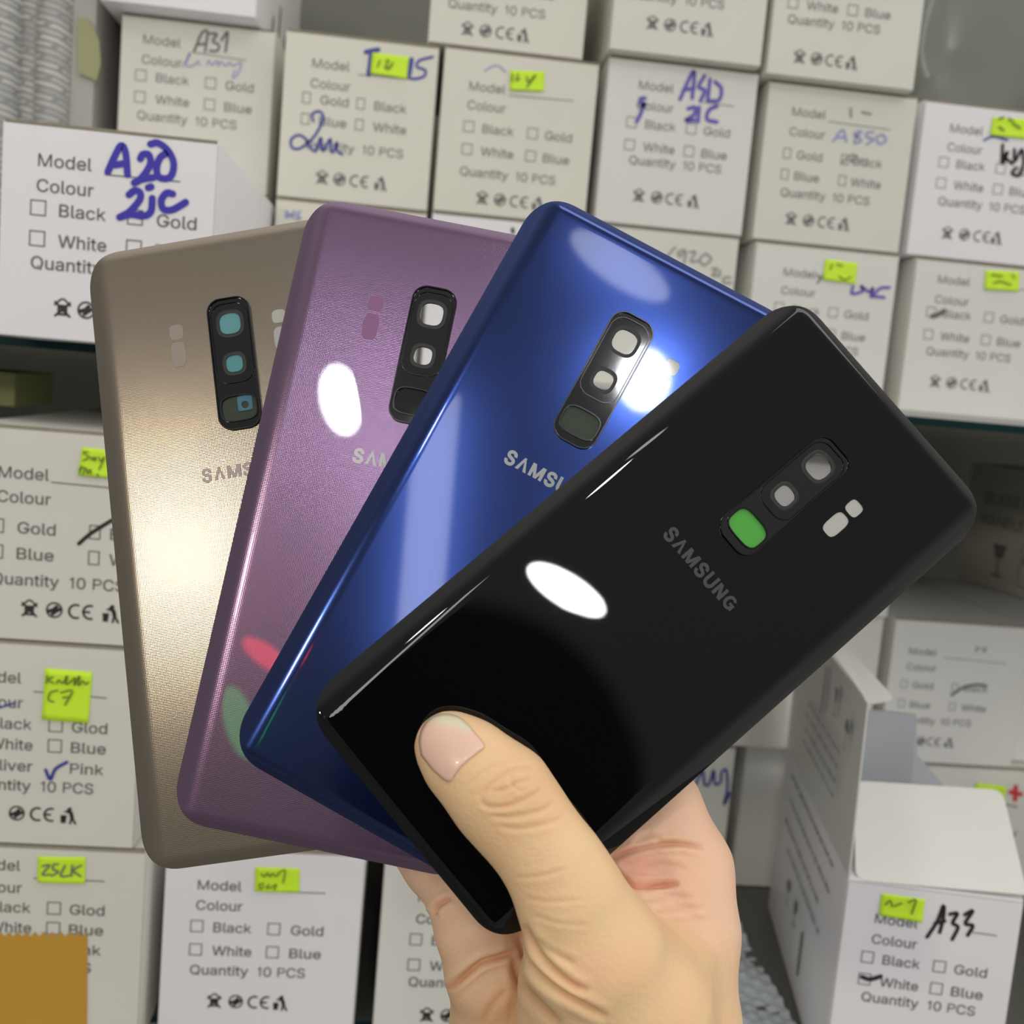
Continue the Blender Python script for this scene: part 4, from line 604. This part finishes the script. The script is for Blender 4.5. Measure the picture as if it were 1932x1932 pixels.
def rrect(cx, cy, w, h, r, n=8, sup=1.0):
    o = []
    for qx, qy, a0 in ((1, 1, 0), (-1, 1, 90), (-1, -1, 180), (1, -1, 270)):
        for k in range(n + 1):
            a = math.radians(a0 + 90 * k / n); o.append((cx + qx * (w / 2 - r) + r * math.cos(a), cy + qy * (h / 2 - r) + r * math.sin(a)))
    return o
def squircle(cx, cy, w, h, p=3.2, n=40):
    return [(cx + w / 2 * math.copysign(abs(math.cos(t)) ** (2 / p), math.cos(t)), cy + h / 2 * math.copysign(abs(math.sin(t)) ** (2 / p), math.sin(t))) for t in np.linspace(0, 2 * math.pi, n, endpoint=False)]
def slab(poly, z0, z1, bev=0.0):
    """polygon in (x,y) as a slab with a small rounded top rim"""
    n = len(poly); P = np.array(poly); vs = []; rings = [(0, z0), (0, z1 - bev)] + ([(bev * .3, z1 - bev * .3), (bev, z1)] if bev else [])
    if not bev: rings = [(0, z0), (0, z1)]
    c = P.mean(0); T = np.roll(P, -1, 0) - np.roll(P, 1, 0); Nn = np.stack([T[:, 1], -T[:, 0]], 1); Nn /= np.linalg.norm(Nn, axis=1)[:, None] + 1e-12
    for ins, z in rings: vs += [(*q, z) for q in (P - Nn * ins)]
    m = len(rings); fs = [tuple(range(n - 1, -1, -1)), tuple(range((m - 1) * n, m * n))]
    for k in range(m - 1): fs += [(k * n + i, k * n + (i + 1) % n, (k + 1) * n + (i + 1) % n, (k + 1) * n + i) for i in range(n)]
    return mesh(vs, fs)
def ringslab(outer, inner, z0, z1, bev):
    """frame between two outlines with the same number of points, soft top edges"""
    n = len(outer); O = np.array(outer); I = np.array(inner); vs = []
    prof = [(0, z0), (0, z1 - bev), (.15, z1), (.85, z1), (1, z1 - bev), (1, z0)]
    for t, z in prof: vs += [(*q, z) for q in O * (1 - t) + I * t]
    m = len(prof); fs = []
    for k in range(m - 1): fs += [(k * n + i, k * n + (i + 1) % n, (k + 1) * n + (i + 1) % n, (k + 1) * n + i) for i in range(n)]
    fs += [((m - 1) * n + i, (m - 1) * n + (i + 1) % n, (i + 1) % n, i) for i in range(n)]
    return mesh(vs, fs)
def cut(o, cutters):
    tmp = []
    for c in cutters:
        k = bpy.data.objects.new('cutter', c); COL.objects.link(k); k.parent = o.parent; tmp.append(k)
        md = o.modifiers.new('b', 'BOOLEAN'); md.operation = 'DIFFERENCE'; md.solver = 'EXACT'; md.object = k
    bpy.context.view_layer.update()
    ev = o.evaluated_get(bpy.context.evaluated_depsgraph_get()); me = bpy.data.meshes.new_from_object(ev)
    o.modifiers.clear(); o.data = me
    for k in tmp: bpy.data.objects.remove(k)
PZ = .0025                      # height of the flat face above the rim
def drop(x, y, Wd, Ln):
    a = max(0, 1 - (Wd / 2 - abs(x)) / .0068); b = max(0, 1 - (Ln / 2 - abs(y)) / .003)
    return PZ - (.0023 * a ** 2.3 + .0009 * b ** 2.0)
def cover_shell(Wd, Ln, r=.0098):
    ins = [0, .00015, .0004, .0008, .0013, .0019, .0026, .0034, .0043, .0053, .0063, .0070]
    vs = []; n = None
    for d in ins:
        ring = []
        rr = max(r - d, .0012)
        w, h = Wd - 2 * d, Ln - 2 * d
        base = rrect(0, 0, w, h, rr, 14)
        # add points along the straight runs so that the curved sides stay even
        for i, q in enumerate(base):
            ring.append(q); q2 = base[(i + 1) % len(base)]
            L = math.hypot(q2[0] - q[0], q2[1] - q[1])
            if i % 15 == 14:
                for k in range(1, 12): ring.append((q[0] + (q2[0] - q[0]) * k / 12, q[1] + (q2[1] - q[1]) * k / 12))
        n = len(ring)
        vs += [(x, y, drop(x, y, Wd, Ln)) for x, y in ring]
    m = len(ins); th = .0005
    fs = []
    for k in range(m - 1): fs += [(k * n + i, k * n + (i + 1) % n, (k + 1) * n + (i + 1) % n, (k + 1) * n + i) for i in range(n)]
    fs.append(tuple(range((m - 1) * n, m * n)))
    off = len(vs); vs += [(x * .9985, y * .9985, z - th) for x, y, z in vs]
    for k in range(m - 1): fs += [(off + k * n + i, off + (k + 1) * n + i, off + (k + 1) * n + (i + 1) % n, off + k * n + (i + 1) % n) for i in range(n)]
    fs.append(tuple(range(off + m * n - 1, off + (m - 1) * n - 1, -1)))
    fs += [(i, off + i, off + (i + 1) % n, (i + 1) % n) for i in range(n)]
    return mesh(vs, fs)
def logo(parent, m, xc, yc, width, height):
    fl = Flat()
    if True:
        u = 0; parts = []
        w = .19; H = CAP
        def quads(*qs): return (np.array([p for q in qs for p in q], float), [tuple(range(4 * k, 4 * k + 4)) for k in range(len(qs))])
        def arc(cx, cy, rx, ry, a0, a1, n=18):
            A = np.radians(np.linspace(a0, a1, n)); o = [(cx + rx * math.cos(a), cy + ry * math.sin(a)) for a in A]; q = [(cx + (rx - w) * math.cos(a), cy + (ry - w * .85) * math.sin(a)) for a in A]
            return [(o[k], o[k + 1], q[k + 1], q[k]) for k in range(n - 1)]
        k_ = CAP / .727; w *= k_
        SHAPES = {
            'V': quads([(0, 0), (.2 * k_, 0), (.42 * k_, H), (.28 * k_, H)], [(.38 * k_, H), (.28 * k_, H), (.50 * k_, 0), (.70 * k_, 0)]),
            'M': quads([(0, 0), (w, 0), (w, H), (0, H)], [(.66 * k_, 0), (.66 * k_ + w, 0), (.66 * k_ + w, H), (.66 * k_, H)], [(0, H), (.22 * k_, H), (.52 * k_, 0), (.34 * k_, 0)], [(.84 * k_, H), (.63 * k_, H), (.34 * k_, 0), (.52 * k_, 0)]),
            'N': quads([(0, 0), (w, 0), (w, H), (0, H)], [(.46 * k_, 0), (.46 * k_ + w, 0), (.46 * k_ + w, H), (.46 * k_, H)], [(0, H), (.21 * k_, H), (.65 * k_, 0), (.44 * k_, 0)]),
            'G': quads(*arc(.36 * k_, H / 2, .36 * k_, H / 2 + .01, 42, 340), [(.36 * k_, .27 * k_), (.70 * k_, .27 * k_), (.70 * k_, .41 * k_), (.36 * k_, .41 * k_)], [(.53 * k_, .06 * k_), (.70 * k_, .06 * k_), (.70 * k_, .41 * k_), (.53 * k_, .41 * k_)]),
        }
        for ch in 'SVMSUNG':
            g = SHAPES[ch] if ch in SHAPES else glyph(ch, True)
            wv = g[0][:, 0].max(); parts.append((g, u)); u += wv + .085
        u -= .085
        for (g, f), a in parts:
            v = g.copy(); v[:, 0] = (v[:, 0] + a) / u * width + xc - width / 2; v[:, 1] = v[:, 1] / CAP * height + yc - height / 2
            for q in f: fl.add(v[list(q)], [tuple(range(len(q)))])
    me = mesh([(x, y, PZ + .00005 + d * .12) for x, y, d in fl.v], fl.f)
    return link('maker_lettering', me, m, parent)
COVERS = {}
def cover(key, Rm, t, s, dy, label, logo_m, wins, flash, left_patches=None, right_holes=True, patch_m=None):
    Wd, Ln = .0738 * s, .1581 * s
    R3 = Matrix(Rm); mw = CAM @ (Matrix.Translation(t) @ R3.to_4x4())
    e = empty('phone_back_cover', mw, label, 'phone cover', 'fanned phone back covers')
    e.rotation_mode = 'XYZ'
    sh = link('glass_shell', cover_shell(Wd, Ln), FILM[key], e)
    by = (.0615 + .0255) / 2 + dy; bh = .0362; bw = .0117
    bez_o = rrect(0, by, bw, bh, .0038, 10); bez_i = rrect(0, by, bw - .0008, bh - .0008, .0034, 10)
    cy1, cy2, cy3 = .0545 + dy, .0434 + dy, .0312 + dy
    cutters = [slab(rrect(0, by, bw - .0006, bh - .0006, .0035, 8), -.01, .01)]
    hs = [('square', .0132, .0545 + dy, .0038, .0038), ('long', .0132, .0484 + dy, .0040, .0066)]
    for nm, x, y, w, h in hs: cutters.append(slab(squircle(x, y, w, h, 3.4), -.01, .01))
    cut(sh, cutters); me = sh.data
    me.polygons.foreach_set('use_smooth', [True] * len(me.polygons)); me.set_sharp_from_angle(angle=math.radians(25))
    link('camera_bezel', ringslab(bez_o, bez_i, PZ - .0006, PZ + .0009, .0003), BEZ[key], e, .7)
    pl = link('lens_plate', slab(bez_i, PZ - .0004, PZ + .0003), LENS, e)
    # inner lens ring outline and the openings
    cut(pl, [slab(squircle(0, cy1, .0058, .0058, 2.8), -.01, .01), slab(squircle(0, cy2, .0046, .0046, 2.8), -.01, .01), slab(squircle(0, cy3, .0094, .0066, 3.4), -.01, .01)])
    pl.data.materials.clear(); pl.data.materials.append(LENS)
    io = rrect(0, (cy1 + cy2) / 2 + .0002, bw - .0013, .0222, .0036, 10); ii = rrect(0, (cy1 + cy2) / 2 + .0002, bw - .0019, .0216, .0033, 10)
    link('inner_lens_rim', ringslab(io, ii, PZ + .0002, PZ + .00065, .0002), BEZ[key], pl, .7)
    fo_, fi_ = squircle(0, cy3, .0101, .0073, 3.4), squircle(0, cy3, .0093, .0065, 3.4)
    link('flash_rim', ringslab(fo_, fi_, PZ + .0001, PZ + .0007, .0002), BEZ[key], pl, .7)
    for y, w in ((cy1, .0060), (cy2, .0048)):
        link('lens_ring', ringslab(squircle(0, y, w + .0016, w + .0016, 2.8), squircle(0, y, w - .0001, w - .0001, 2.8), PZ + .00028, PZ + .00033, .00002), RINGM, pl, .3)
        link('lens_window', slab(squircle(0, y, w, w, 2.8), PZ - .0002, PZ), wins, pl)
    link('flash_window', slab(squircle(0, cy3, .0096, .0068, 3.4), PZ - .0002, PZ), flash, pl)
    for nm, x, y, w, h in hs:
        link('sensor_window', slab(squircle(x, y, w, h, 3.4), PZ - .0004, PZ - .0001), FILMC, e)
    if patch_m:
        for nm, x, y, w, h in hs: link('bare_patch', mesh([(a, b, PZ + .00005) for a, b in squircle(-x - .0016, y, w, h + .0004, 3.4)], [tuple(range(40))]), patch_m, e)
    logo(e, logo_m, 0, .0154 + dy * .6, .0242, .0034)
    COVERS[key] = (mw, Wd, Ln); return e
SILVER = mat('silver_lettering', (.34, .36, .37), .45)
PALE = mat('pale_silver_lettering', (.60, .60, .62), .4)
cover('gold', ((.98741, -.14169, -.07035), (.14956, .98105, .1232), (.05156, -.13217, .98988)), (-.06709, -.00539, -.28178), 1.038, .002,
      'taupe gold dotted phone back cover at the far left of the hand-held fan', mat('grey_lilac_lettering', (.27, .23, .24), .4, metal=.6), TEAL, SMOKE, patch_m=mat('plain_taupe', (.27, .225, .20), .45, metal=.3, coat=.8))
cover('purple', ((.98069, .19556, -.00267), (-.19402, .97449, .11285), (.02467, -.11015, .99361)), (-.0314, -.00373, -.27156), 1.022, .001,
      'purple dotted phone back cover between the gold and the blue ones in the fan', PALE, CLEAR, DARKP, patch_m=mat('plain_violet', (.22, .085, .20), .45, metal=.2, coat=.8))
cover('blue', ((.87645, .4815, .00062), (-.47921, .87216, .09844), (.04686, -.08658, .99514)), (.00172, -.0055, -.26462), 1.007, 0.0,
      'glossy blue phone back cover between the purple and the black ones in the fan', SILVER, CLEAR, SMOKE)
cover('black', ((.64471, .76282, .04956), (-.76249, .63711, .11271), (.0544, -.11046, .99239)), (.03391, -.02292, -.25692), .99, -.0018,
      'glossy black phone back cover in front with the thumb on it and a green window', mat('dark_grey_lettering', (.035, .036, .042), .5), CLEAR, GREEN)
# small bracket of blue film in the gold cover's flash window
mw, _, _ = COVERS['gold']
ge = [o for o in COL.objects if o.name.startswith('phone_back_cover') and (o.matrix_world.translation - mw.translation).length < 1e-6][0]
link('blue_film_tab', ringslab(rrect(.0016, .0343, .0040, .0042, .0006, 4), squircle(.0016, .0338, .0019, .0019, 2.2, 20), PZ + .0001, PZ + .0003, .0001), BLUEF, ge)

# ------------------------------------------------------------------ the hand
def skin():
    m = mat('skin', (.60, .37, .21), .48, spec=.35, sss=.12)
    t = m.node_tree; b = t.nodes['Principled BSDF']
    at = N('ShaderNodeVertexColor', t); at.layer_name = 'tone'
    tcn = N('ShaderNodeTexCoord', t)
    n1 = N('ShaderNodeTexNoise', t); n1.inputs['Scale'].default_value = 90; n1.inputs['Detail'].default_value = 3
    t.links.new(tcn.outputs['Object'], n1.inputs['Vector'])
    mx = N('ShaderNodeMix', t, data_type='RGBA', blend_type='MULTIPLY'); mx.inputs[0].default_value = .16
    t.links.new(at.outputs[0], mx.inputs[6]); t.links.new(n1.outputs['Color'], mx.inputs[7]); t.links.new(mx.outputs[2], b.inputs['Base Color'])
    n2 = N('ShaderNodeTexVoronoi', t); n2.inputs['Scale'].default_value = 900; t.links.new(tcn.outputs['Object'], n2.inputs['Vector'])
    n3 = N('ShaderNodeTexNoise', t); n3.inputs['Scale'].default_value = 260; n3.inputs['Detail'].default_value = 5; t.links.new(tcn.outputs['Object'], n3.inputs['Vector'])
    ad = N('ShaderNodeMath', t, operation='ADD'); t.links.new(n2.outputs['Distance'], ad.inputs[0]); t.links.new(n3.outputs['Fac'], ad.inputs[1])
    bp = N('ShaderNodeBump', t); bp.inputs['Strength'].default_value = .26; bp.inputs['Distance'].default_value = .0003
    t.links.new(ad.outputs[0], bp.inputs['Height']); t.links.new(bp.outputs[0], b.inputs['Normal'])
    return m
DZ = -2.2                       # mm, the fan was set a little nearer than first measured
def HP(px, py, d): d += DZ; return np.array([(px - CX) / F * d, (CX - py) / F * d, -d])
def cone(P, a, ra, b, rb, zs=1.0):
    sc_ = np.array([1, 1, zs]); a_, b_ = a * sc_, b * sc_; Q = P * sc_
    ab = b_ - a_; t = np.clip(((Q - a_) @ ab) / (ab @ ab), 0, 1)
    return np.linalg.norm(Q - a_ - t[..., None] * ab, axis=-1) - (ra + (rb - ra) * t)
def smin(a, b, k): h = np.clip(.5 + .5 * (b - a) / k, 0, 1); return b * (1 - h) + a * h - k * h * (1 - h)
def chain(P, nodes, k, zs=1.0):
    f = None
    for (a, b) in zip(nodes[:-1], nodes[1:]):
        g = cone(P, HP(*a[:3]), a[3], HP(*b[:3]), b[3], zs); f = g if f is None else smin(f, g, k)
    return f
thumb = [(844, 1404, 242.0, 7.0), (862, 1421, 241.2, 8.1), (890, 1446, 240.2, 9.3), (946, 1500, 238.2, 11.0), (990, 1556, 237.0, 10.2), (1039, 1622, 235.8, 10.1), (1063, 1662, 235.2, 10.4), (1085, 1712, 234.6, 11.6), (1124, 1802, 236, 15.0), (1172, 1905, 243, 20.0), (1200, 2080, 250, 23), (1190, 2400, 258, 26)]
thenar2 = [(1092, 1800, 239.5, 10.2), (1098, 1850, 247, 14), (1122, 1940, 248, 18), (1130, 2150, 252, 20)]
palm = [
    [(930, 2400, 276, 24), (930, 2080, 278, 17), (936, 1920, 278, 11.2), (934, 1858, 274, 11.0), (925, 1828, 270.5, 11.0), (893, 1752, 269.0, 9.2), (872, 1694, 273, 8.2), (822, 1630, 280, 8.0), (745, 1540, 288, 7.6), (690, 1470, 291, 7.0)],
    [(1030, 2400, 278, 24), (1010, 2000, 277, 17), (1010, 1840, 276, 11.5), (960, 1720, 279, 9.5), (880, 1580, 285, 9.0), (800, 1450, 290, 8.3), (760, 1370, 291, 7.4)],
    [(1120, 2200, 276, 22), (1090, 1900, 276, 14), (1090, 1720, 276, 10.5), (1020, 1580, 281, 9.6), (930, 1430, 287, 8.8), (880, 1330, 289, 7.6)],
    [(1240, 2400, 264, 24), (1262, 2080, 262, 17.5), (1272, 1932, 262, 15.3), (1295, 1760, 267, 12.7), (1290, 1640, 271.5, 11.9), (1243, 1522, 275.5, 10.4), (1130, 1400, 281, 9.4), (1030, 1300, 285, 8.3), (980, 1240, 287, 7.2)],
    [(1180, 1900, 268, 16), (1190, 1760, 267, 11), (1180, 1690, 266, 9.0)],
    [(1185, 1690, 267, 9.0), (1290, 1690, 268.5, 10.8)],
    [(1090, 1640, 269, 8.5), (1190, 1600, 270, 9), (1260, 1590, 272, 10)],
    [(1195, 1745, 256, 9), (1235, 1840, 254, 14), (1262, 1950, 256, 16.5)],
    [(1060, 1900, 272, 13), (1180, 1960, 266, 17)],
]
def hand_field(P):
    T = chain(P, thumb, 3.5, 1.14); T2 = chain(P, thenar2, 3.0, 1.0); T = smin(T, T2, 4)
    pf = None
    for c in palm:
        g = chain(P, c, 3.0); pf = g if pf is None else smin(pf, g, 3.6)
    return smin(T, pf, 4.0)
def surface_nets(h, lo, hi):
    ax = [np.arange(lo[i], hi[i] + h, h) for i in range(3)]; n = [len(a) for a in ax]
    f = np.empty(n, np.float32)
    YY, ZZ = np.meshgrid(ax[1], ax[2], indexing='ij')
    for i, x in enumerate(ax[0]):
        f[i] = hand_field(np.stack([np.full_like(YY, x), YY, ZZ], -1))
    c = np.array(np.meshgrid((0, 1), (0, 1), (0, 1), indexing='ij')).reshape(3, -1).T
    sl = lambda o: f[o[0]:n[0] - 1 + o[0], o[1]:n[1] - 1 + o[1], o[2]:n[2] - 1 + o[2]]
    cnt = np.zeros([k - 1 for k in n], np.int8); acc = np.zeros([k - 1 for k in n] + [3], np.float32)
    for o in c:
        for a in range(3):
            if o[a] == 0:
                o2 = o.copy(); o2[a] = 1; A, Bv = sl(o), sl(o2); m = (A < 0) != (Bv < 0)
                t = np.where(m, A / np.where(m, A - Bv, 1), 0)
                for k in range(3): acc[..., k] += m * (o[k] + (t if k == a else 0))
                cnt += m
    act = cnt > 0; idx = -np.ones(act.shape, np.int64); idx[act] = np.arange(act.sum())
    ii = np.argwhere(act); V = (ii + acc[act] / cnt[act][:, None]) * h + np.array(lo)
    quads = []
    for a in range(3):
        b, c_ = (a + 1) % 3, (a + 2) % 3
        s0 = [slice(1, n[k] - 1) for k in range(3)]; s0[a] = slice(0, n[a] - 1); s1 = list(s0); s1[a] = slice(1, n[a])
        A, Bv = f[tuple(s0)] < 0, f[tuple(s1)] < 0
        for flip, m in ((0, A & ~Bv), (1, ~A & Bv)):
            g = np.argwhere(m) + np.array([s0[k].start for k in range(3)])
            def at_(db, dc): q = g.copy(); q[:, b] += db; q[:, c_] += dc; return idx[q[:, 0], q[:, 1], q[:, 2]]
            q = np.stack([at_(-1, -1), at_(0, -1), at_(0, 0), at_(-1, 0)], 1)
            quads.append(q[:, ::-1] if flip else q)
    return V, np.vstack(quads)
def lap(V, Q, it, w=.5):
    E = np.vstack([Q[:, [0, 1]], Q[:, [1, 2]], Q[:, [2, 3]], Q[:, [3, 0]]]); E = np.vstack([E, E[:, ::-1]])
    dg = np.bincount(E[:, 0], minlength=len(V))[:, None]
    for _ in range(it):
        S = np.stack([np.bincount(E[:, 0], V[E[:, 1], k], minlength=len(V)) for k in range(3)], 1); V = V * (1 - w) + w * S / dg
    return V
V, Q = surface_nets(.85, (-37, -140, -303), (60, -30, -216))
V = lap(V, Q, 4)
me = bpy.data.meshes.new('hand'); me.from_pydata(V.tolist(), [], Q.tolist()); me.update()
bm = bmesh.new(); bm.from_mesh(me); bmesh.ops.subdivide_edges(bm, edges=bm.edges[:], cuts=1, use_grid_fill=True); bmesh.ops.recalc_face_normals(bm, faces=bm.faces[:]); bm.to_mesh(me); bm.free()
nv = len(me.vertices); V = np.empty(nv * 3, np.float32); me.vertices.foreach_get('co', V); V = V.reshape(-1, 3).astype(float)
Q = np.array([tuple(p.vertices) for p in me.polygons]); V = lap(V, Q, 3)
me.vertices.foreach_set('co', V.astype(np.float32).ravel()); me.update()
Nr = np.empty(nv * 3, np.float32); me.vertices.foreach_get('normal', Nr); Nr = Nr.reshape(-1, 3).astype(float)
PX = np.stack([CX + F * V[:, 0] / -V[:, 2], CX - F * V[:, 1] / -V[:, 2]], 1)
facing = np.clip(Nr[:, 2] * 3, 0, 1)
K7 = (.3727, 700, 1280)
def smooth_line(P):
    P = np.array(P, float); Qq = np.vstack([2 * P[0] - P[1], P, 2 * P[-1] - P[-2]]); o = []
    for i in range(1, len(Qq) - 2):
        for t in np.linspace(0, 1, 8, endpoint=False):
            a, b, c, d = Qq[i - 1:i + 3]; o.append(.5 * (2 * b + (c - a) * t + (2 * a - 5 * b + 4 * c - d) * t * t + (3 * b - a - 3 * c + d) * t ** 3))
    o.append(P[-1]); return np.array(o)
def seg_dist(PX, L):
    best = np.full(len(PX), 1e9); par = np.zeros(len(PX)); n = len(L)
    for i in range(n - 1):
        ab = L[i + 1] - L[i]; t = np.clip(((PX - L[i]) @ ab) / (ab @ ab + 1e-9), 0, 1); dd = np.hypot(*(PX - L[i] - t[:, None] * ab).T)
        m = dd < best; best[m] = dd[m]; par[m] = (i + t[m]) / (n - 1)
    return best, par
creases = [  # (depth mm, half width px, zone depth limit, points on the wrist-side photograph crop)
    (.30, 4.5, 'f', [(545, 600), (600, 540), (680, 482), (760, 452), (835, 452)]), (.34, 4.5, 'f', [(550, 622), (610, 652), (700, 642), (800, 600), (872, 550)]),
    (.30, 4.5, 'f', [(600, 692), (700, 702), (850, 672), (932, 620)]), (.26, 4.5, 'f', [(640, 742), (750, 762), (900, 732), (985, 690)]),
    (.24, 4, 'f', [(600, 575), (690, 560), (740, 530), (810, 515)]), (.20, 4, 'f', [(700, 485), (720, 540), (770, 575)]), (.18, 4, 'f', [(470, 560), (540, 490), (620, 440), (700, 420)]),
    (.18, 4, 'f', [(720, 1010), (860, 1000), (1000, 960)]), (.14, 4, 'f', [(770, 1110), (900, 1130), (1080, 1120)]), (.14, 4, 'f', [(800, 1190), (950, 1240), (1120, 1250)]),
    (1.1, 7, 'a', [(772, 1245), (830, 1360), (900, 1450), (1000, 1540), (1100, 1590)]), (1.2, 7, 'a', [(745, 1280), (790, 1420), (900, 1540), (1050, 1640), (1200, 1720)]),
    (.9, 9, 'a', [(722, 1400), (760, 1540), (850, 1650), (960, 1760)]), (.4, 6, 'a', [(830, 1310), (920, 1390), (1040, 1450)]),
    (1.5, 5.5, 'b', [(740, 1378), (650, 1410), (560, 1440), (480, 1500), (385, 1580)]), (1.1, 5, 'b', [(318, 1198), (338, 1150), (405, 1108)]), (.35, 7, 'b', [(560, 1750), (620, 1650), (700, 1570)]),
    (1.5, 6, 'r', [(1195, 945), (1280, 1028), (1400, 1050), (1560, 1040)]), (1.0, 5, 'r', [(1195, 925), (1300, 880), (1420, 850), (1560, 838), (1690, 860)]), (.5, 6, 'r', [(1320, 840), (1410, 800), (1480, 830), (1560, 830)]),
    (.3, 5, 'r', [(1380, 1120), (1500, 1100), (1640, 1110)]), (.25, 5, 'r', [(1420, 1180), (1540, 1160), (1700, 1165)]), (.3, 5, 'r', [(1370, 960), (1480, 940), (1600, 960)]), (.2, 5, 'r', [(1450, 1230), (1580, 1215), (1720, 1225)]),
]
disp = np.zeros(nv); dep = -V[:, 2] - DZ
for amt, wpx, zone, L in creases:
    L = smooth_line([px_of(K7, q) for q in L]); bb = (PX[:, 0] > L[:, 0].min() - 60) & (PX[:, 0] < L[:, 0].max() + 60) & (PX[:, 1] > L[:, 1].min() - 60) & (PX[:, 1] < L[:, 1].max() + 60)
    if zone == 'f': bb &= dep < 246
    if zone in 'br': bb &= dep < 275
    if zone == 'r': bb &= dep > 250
    k = np.where(bb)[0]; dd, pr = seg_dist(PX[k], L)
    fade = np.clip(np.minimum(pr, 1 - pr) * 6, 0, 1) ** .6
    g = np.exp(-(dd / wpx) ** 2) - .42 * np.exp(-((dd - 2.3 * wpx) / (1.3 * wpx)) ** 2)
    disp[k] -= amt * g * fade * facing[k]
V2 = V + Nr * disp[:, None]
me.vertices.foreach_set('co', (V2 * MM).astype(np.float32).ravel()); me.update()
# skin tone: tan on the back of the thumb, rosier on the palm and the web
tan, rose = np.array([.92, .615, .345]), np.array([.93, .595, .41])
w = np.clip((dep - 246) / 9, 0, 1) * np.clip((1960 - PX[:, 1]) / 260, 0, 1)
base = tan * (1 - w[:, None]) + rose * w[:, None]
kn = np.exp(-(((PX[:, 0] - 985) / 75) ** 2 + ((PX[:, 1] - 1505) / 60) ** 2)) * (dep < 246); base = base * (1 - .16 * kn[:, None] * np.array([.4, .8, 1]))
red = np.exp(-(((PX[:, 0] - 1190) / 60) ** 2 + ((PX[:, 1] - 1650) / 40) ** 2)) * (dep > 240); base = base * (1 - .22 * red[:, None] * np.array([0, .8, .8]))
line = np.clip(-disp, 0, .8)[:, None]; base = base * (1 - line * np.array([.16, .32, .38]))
ca = me.color_attributes.new('tone', 'FLOAT_COLOR', 'POINT'); ca.data.foreach_set('color', np.concatenate([np.clip(base, 0, 1), np.ones((nv, 1))], 1).astype(np.float32).ravel())
hand = link('person', me, skin(), None, 3); hand.matrix_world = CAM
tag(hand, 'bare right hand holding the four fanned covers, thumb pressed on the black one', 'person')
# thumbnail: a curved plate lying on the thumb
bv = BVHTree.FromPolygons([tuple(q) for q in V2], [tuple(q) for q in Q])
outline = smooth_line([(796, 1424), (793, 1396), (800, 1372), (815, 1355), (838, 1349), (862, 1353), (880, 1366), (895, 1383), (911, 1402), (913, 1411), (902, 1420), (885, 1433), (868, 1449), (858, 1463), (851, 1473), (841, 1472), (818, 1452)])
cen = np.array([853, 1410.]); vs = []; fs = []; rings = 9; n = len(outline); tone = []
def on_thumb(px, py, lift):
    dr = Vector(((px - CX) / F, (CX - py) / F, -1)).normalized(); hit = bv.ray_cast(Vector((0, 0, 0)), dr)
    if hit[0] is None or -hit[0].z > 247: return None
    return hit[0] + hit[1] * lift
for k in range(rings + 1):
    t = 1 - k / rings
    for i in range(n):
        q = cen + (outline[i] - cen) * t
        edge = min(1, (1 - t) * 5); pt = None; tt = t
        while pt is None and tt > -.05:
            q2 = cen + (outline[i] - cen) * tt; pt = on_thumb(q2[0], q2[1], .05 + .11 * edge); tt -= .02
        if pt is None: pt = Vector(HP(q[0], q[1], 236))
        vs.append(pt * MM)
        free = np.clip((1378 - q[1] + (q[0] - 838) * .28) / 14, 0, 1) if q[0] < 890 else 0
        cu = np.exp(-(((q[0] - 880) / 26) ** 2 + ((q[1] - 1436) / 22) ** 2))
        tone.append(np.array([.82, .53, .41]) * (1 - free) + np.array([.72, .65, .45]) * free + np.array([.03, .05, .03]) * cu)
for k in range(rings): fs += [(k * n + i, k * n + (i + 1) % n, (k + 1) * n + (i + 1) % n, (k + 1) * n + i) for i in range(n)]
mn = mesh(vs, fs); bm = bmesh.new(); bm.from_mesh(mn); bmesh.ops.remove_doubles(bm, verts=bm.verts[:], dist=1e-6); bmesh.ops.recalc_face_normals(bm, faces=bm.faces[:]); bm.to_mesh(mn); bm.free()
VN = np.array([tuple(v.co) for v in mn.vertices]); A = np.array([tuple(v) for v in vs]); T = np.array(tone)
ix = [int(np.argmin(((A - v) ** 2).sum(1))) for v in VN]
ca = mn.color_attributes.new('tone', 'FLOAT_COLOR', 'POINT'); ca.data.foreach_set('color', np.concatenate([T[ix], np.ones((len(ix), 1))], 1).astype(np.float32).ravel())
nm = mat('nail', (.7, .45, .36), .28, spec=.5, coat=.25); t = nm.node_tree; vc = N('ShaderNodeVertexColor', t); vc.layer_name = 'tone'; t.links.new(vc.outputs[0], t.nodes['Principled BSDF'].inputs['Base Color'])
nail = link('thumbnail', mn, nm, hand, 3)
md = nail.modifiers.new('t', 'SOLIDIFY'); md.thickness = .0004; md.offset = -1
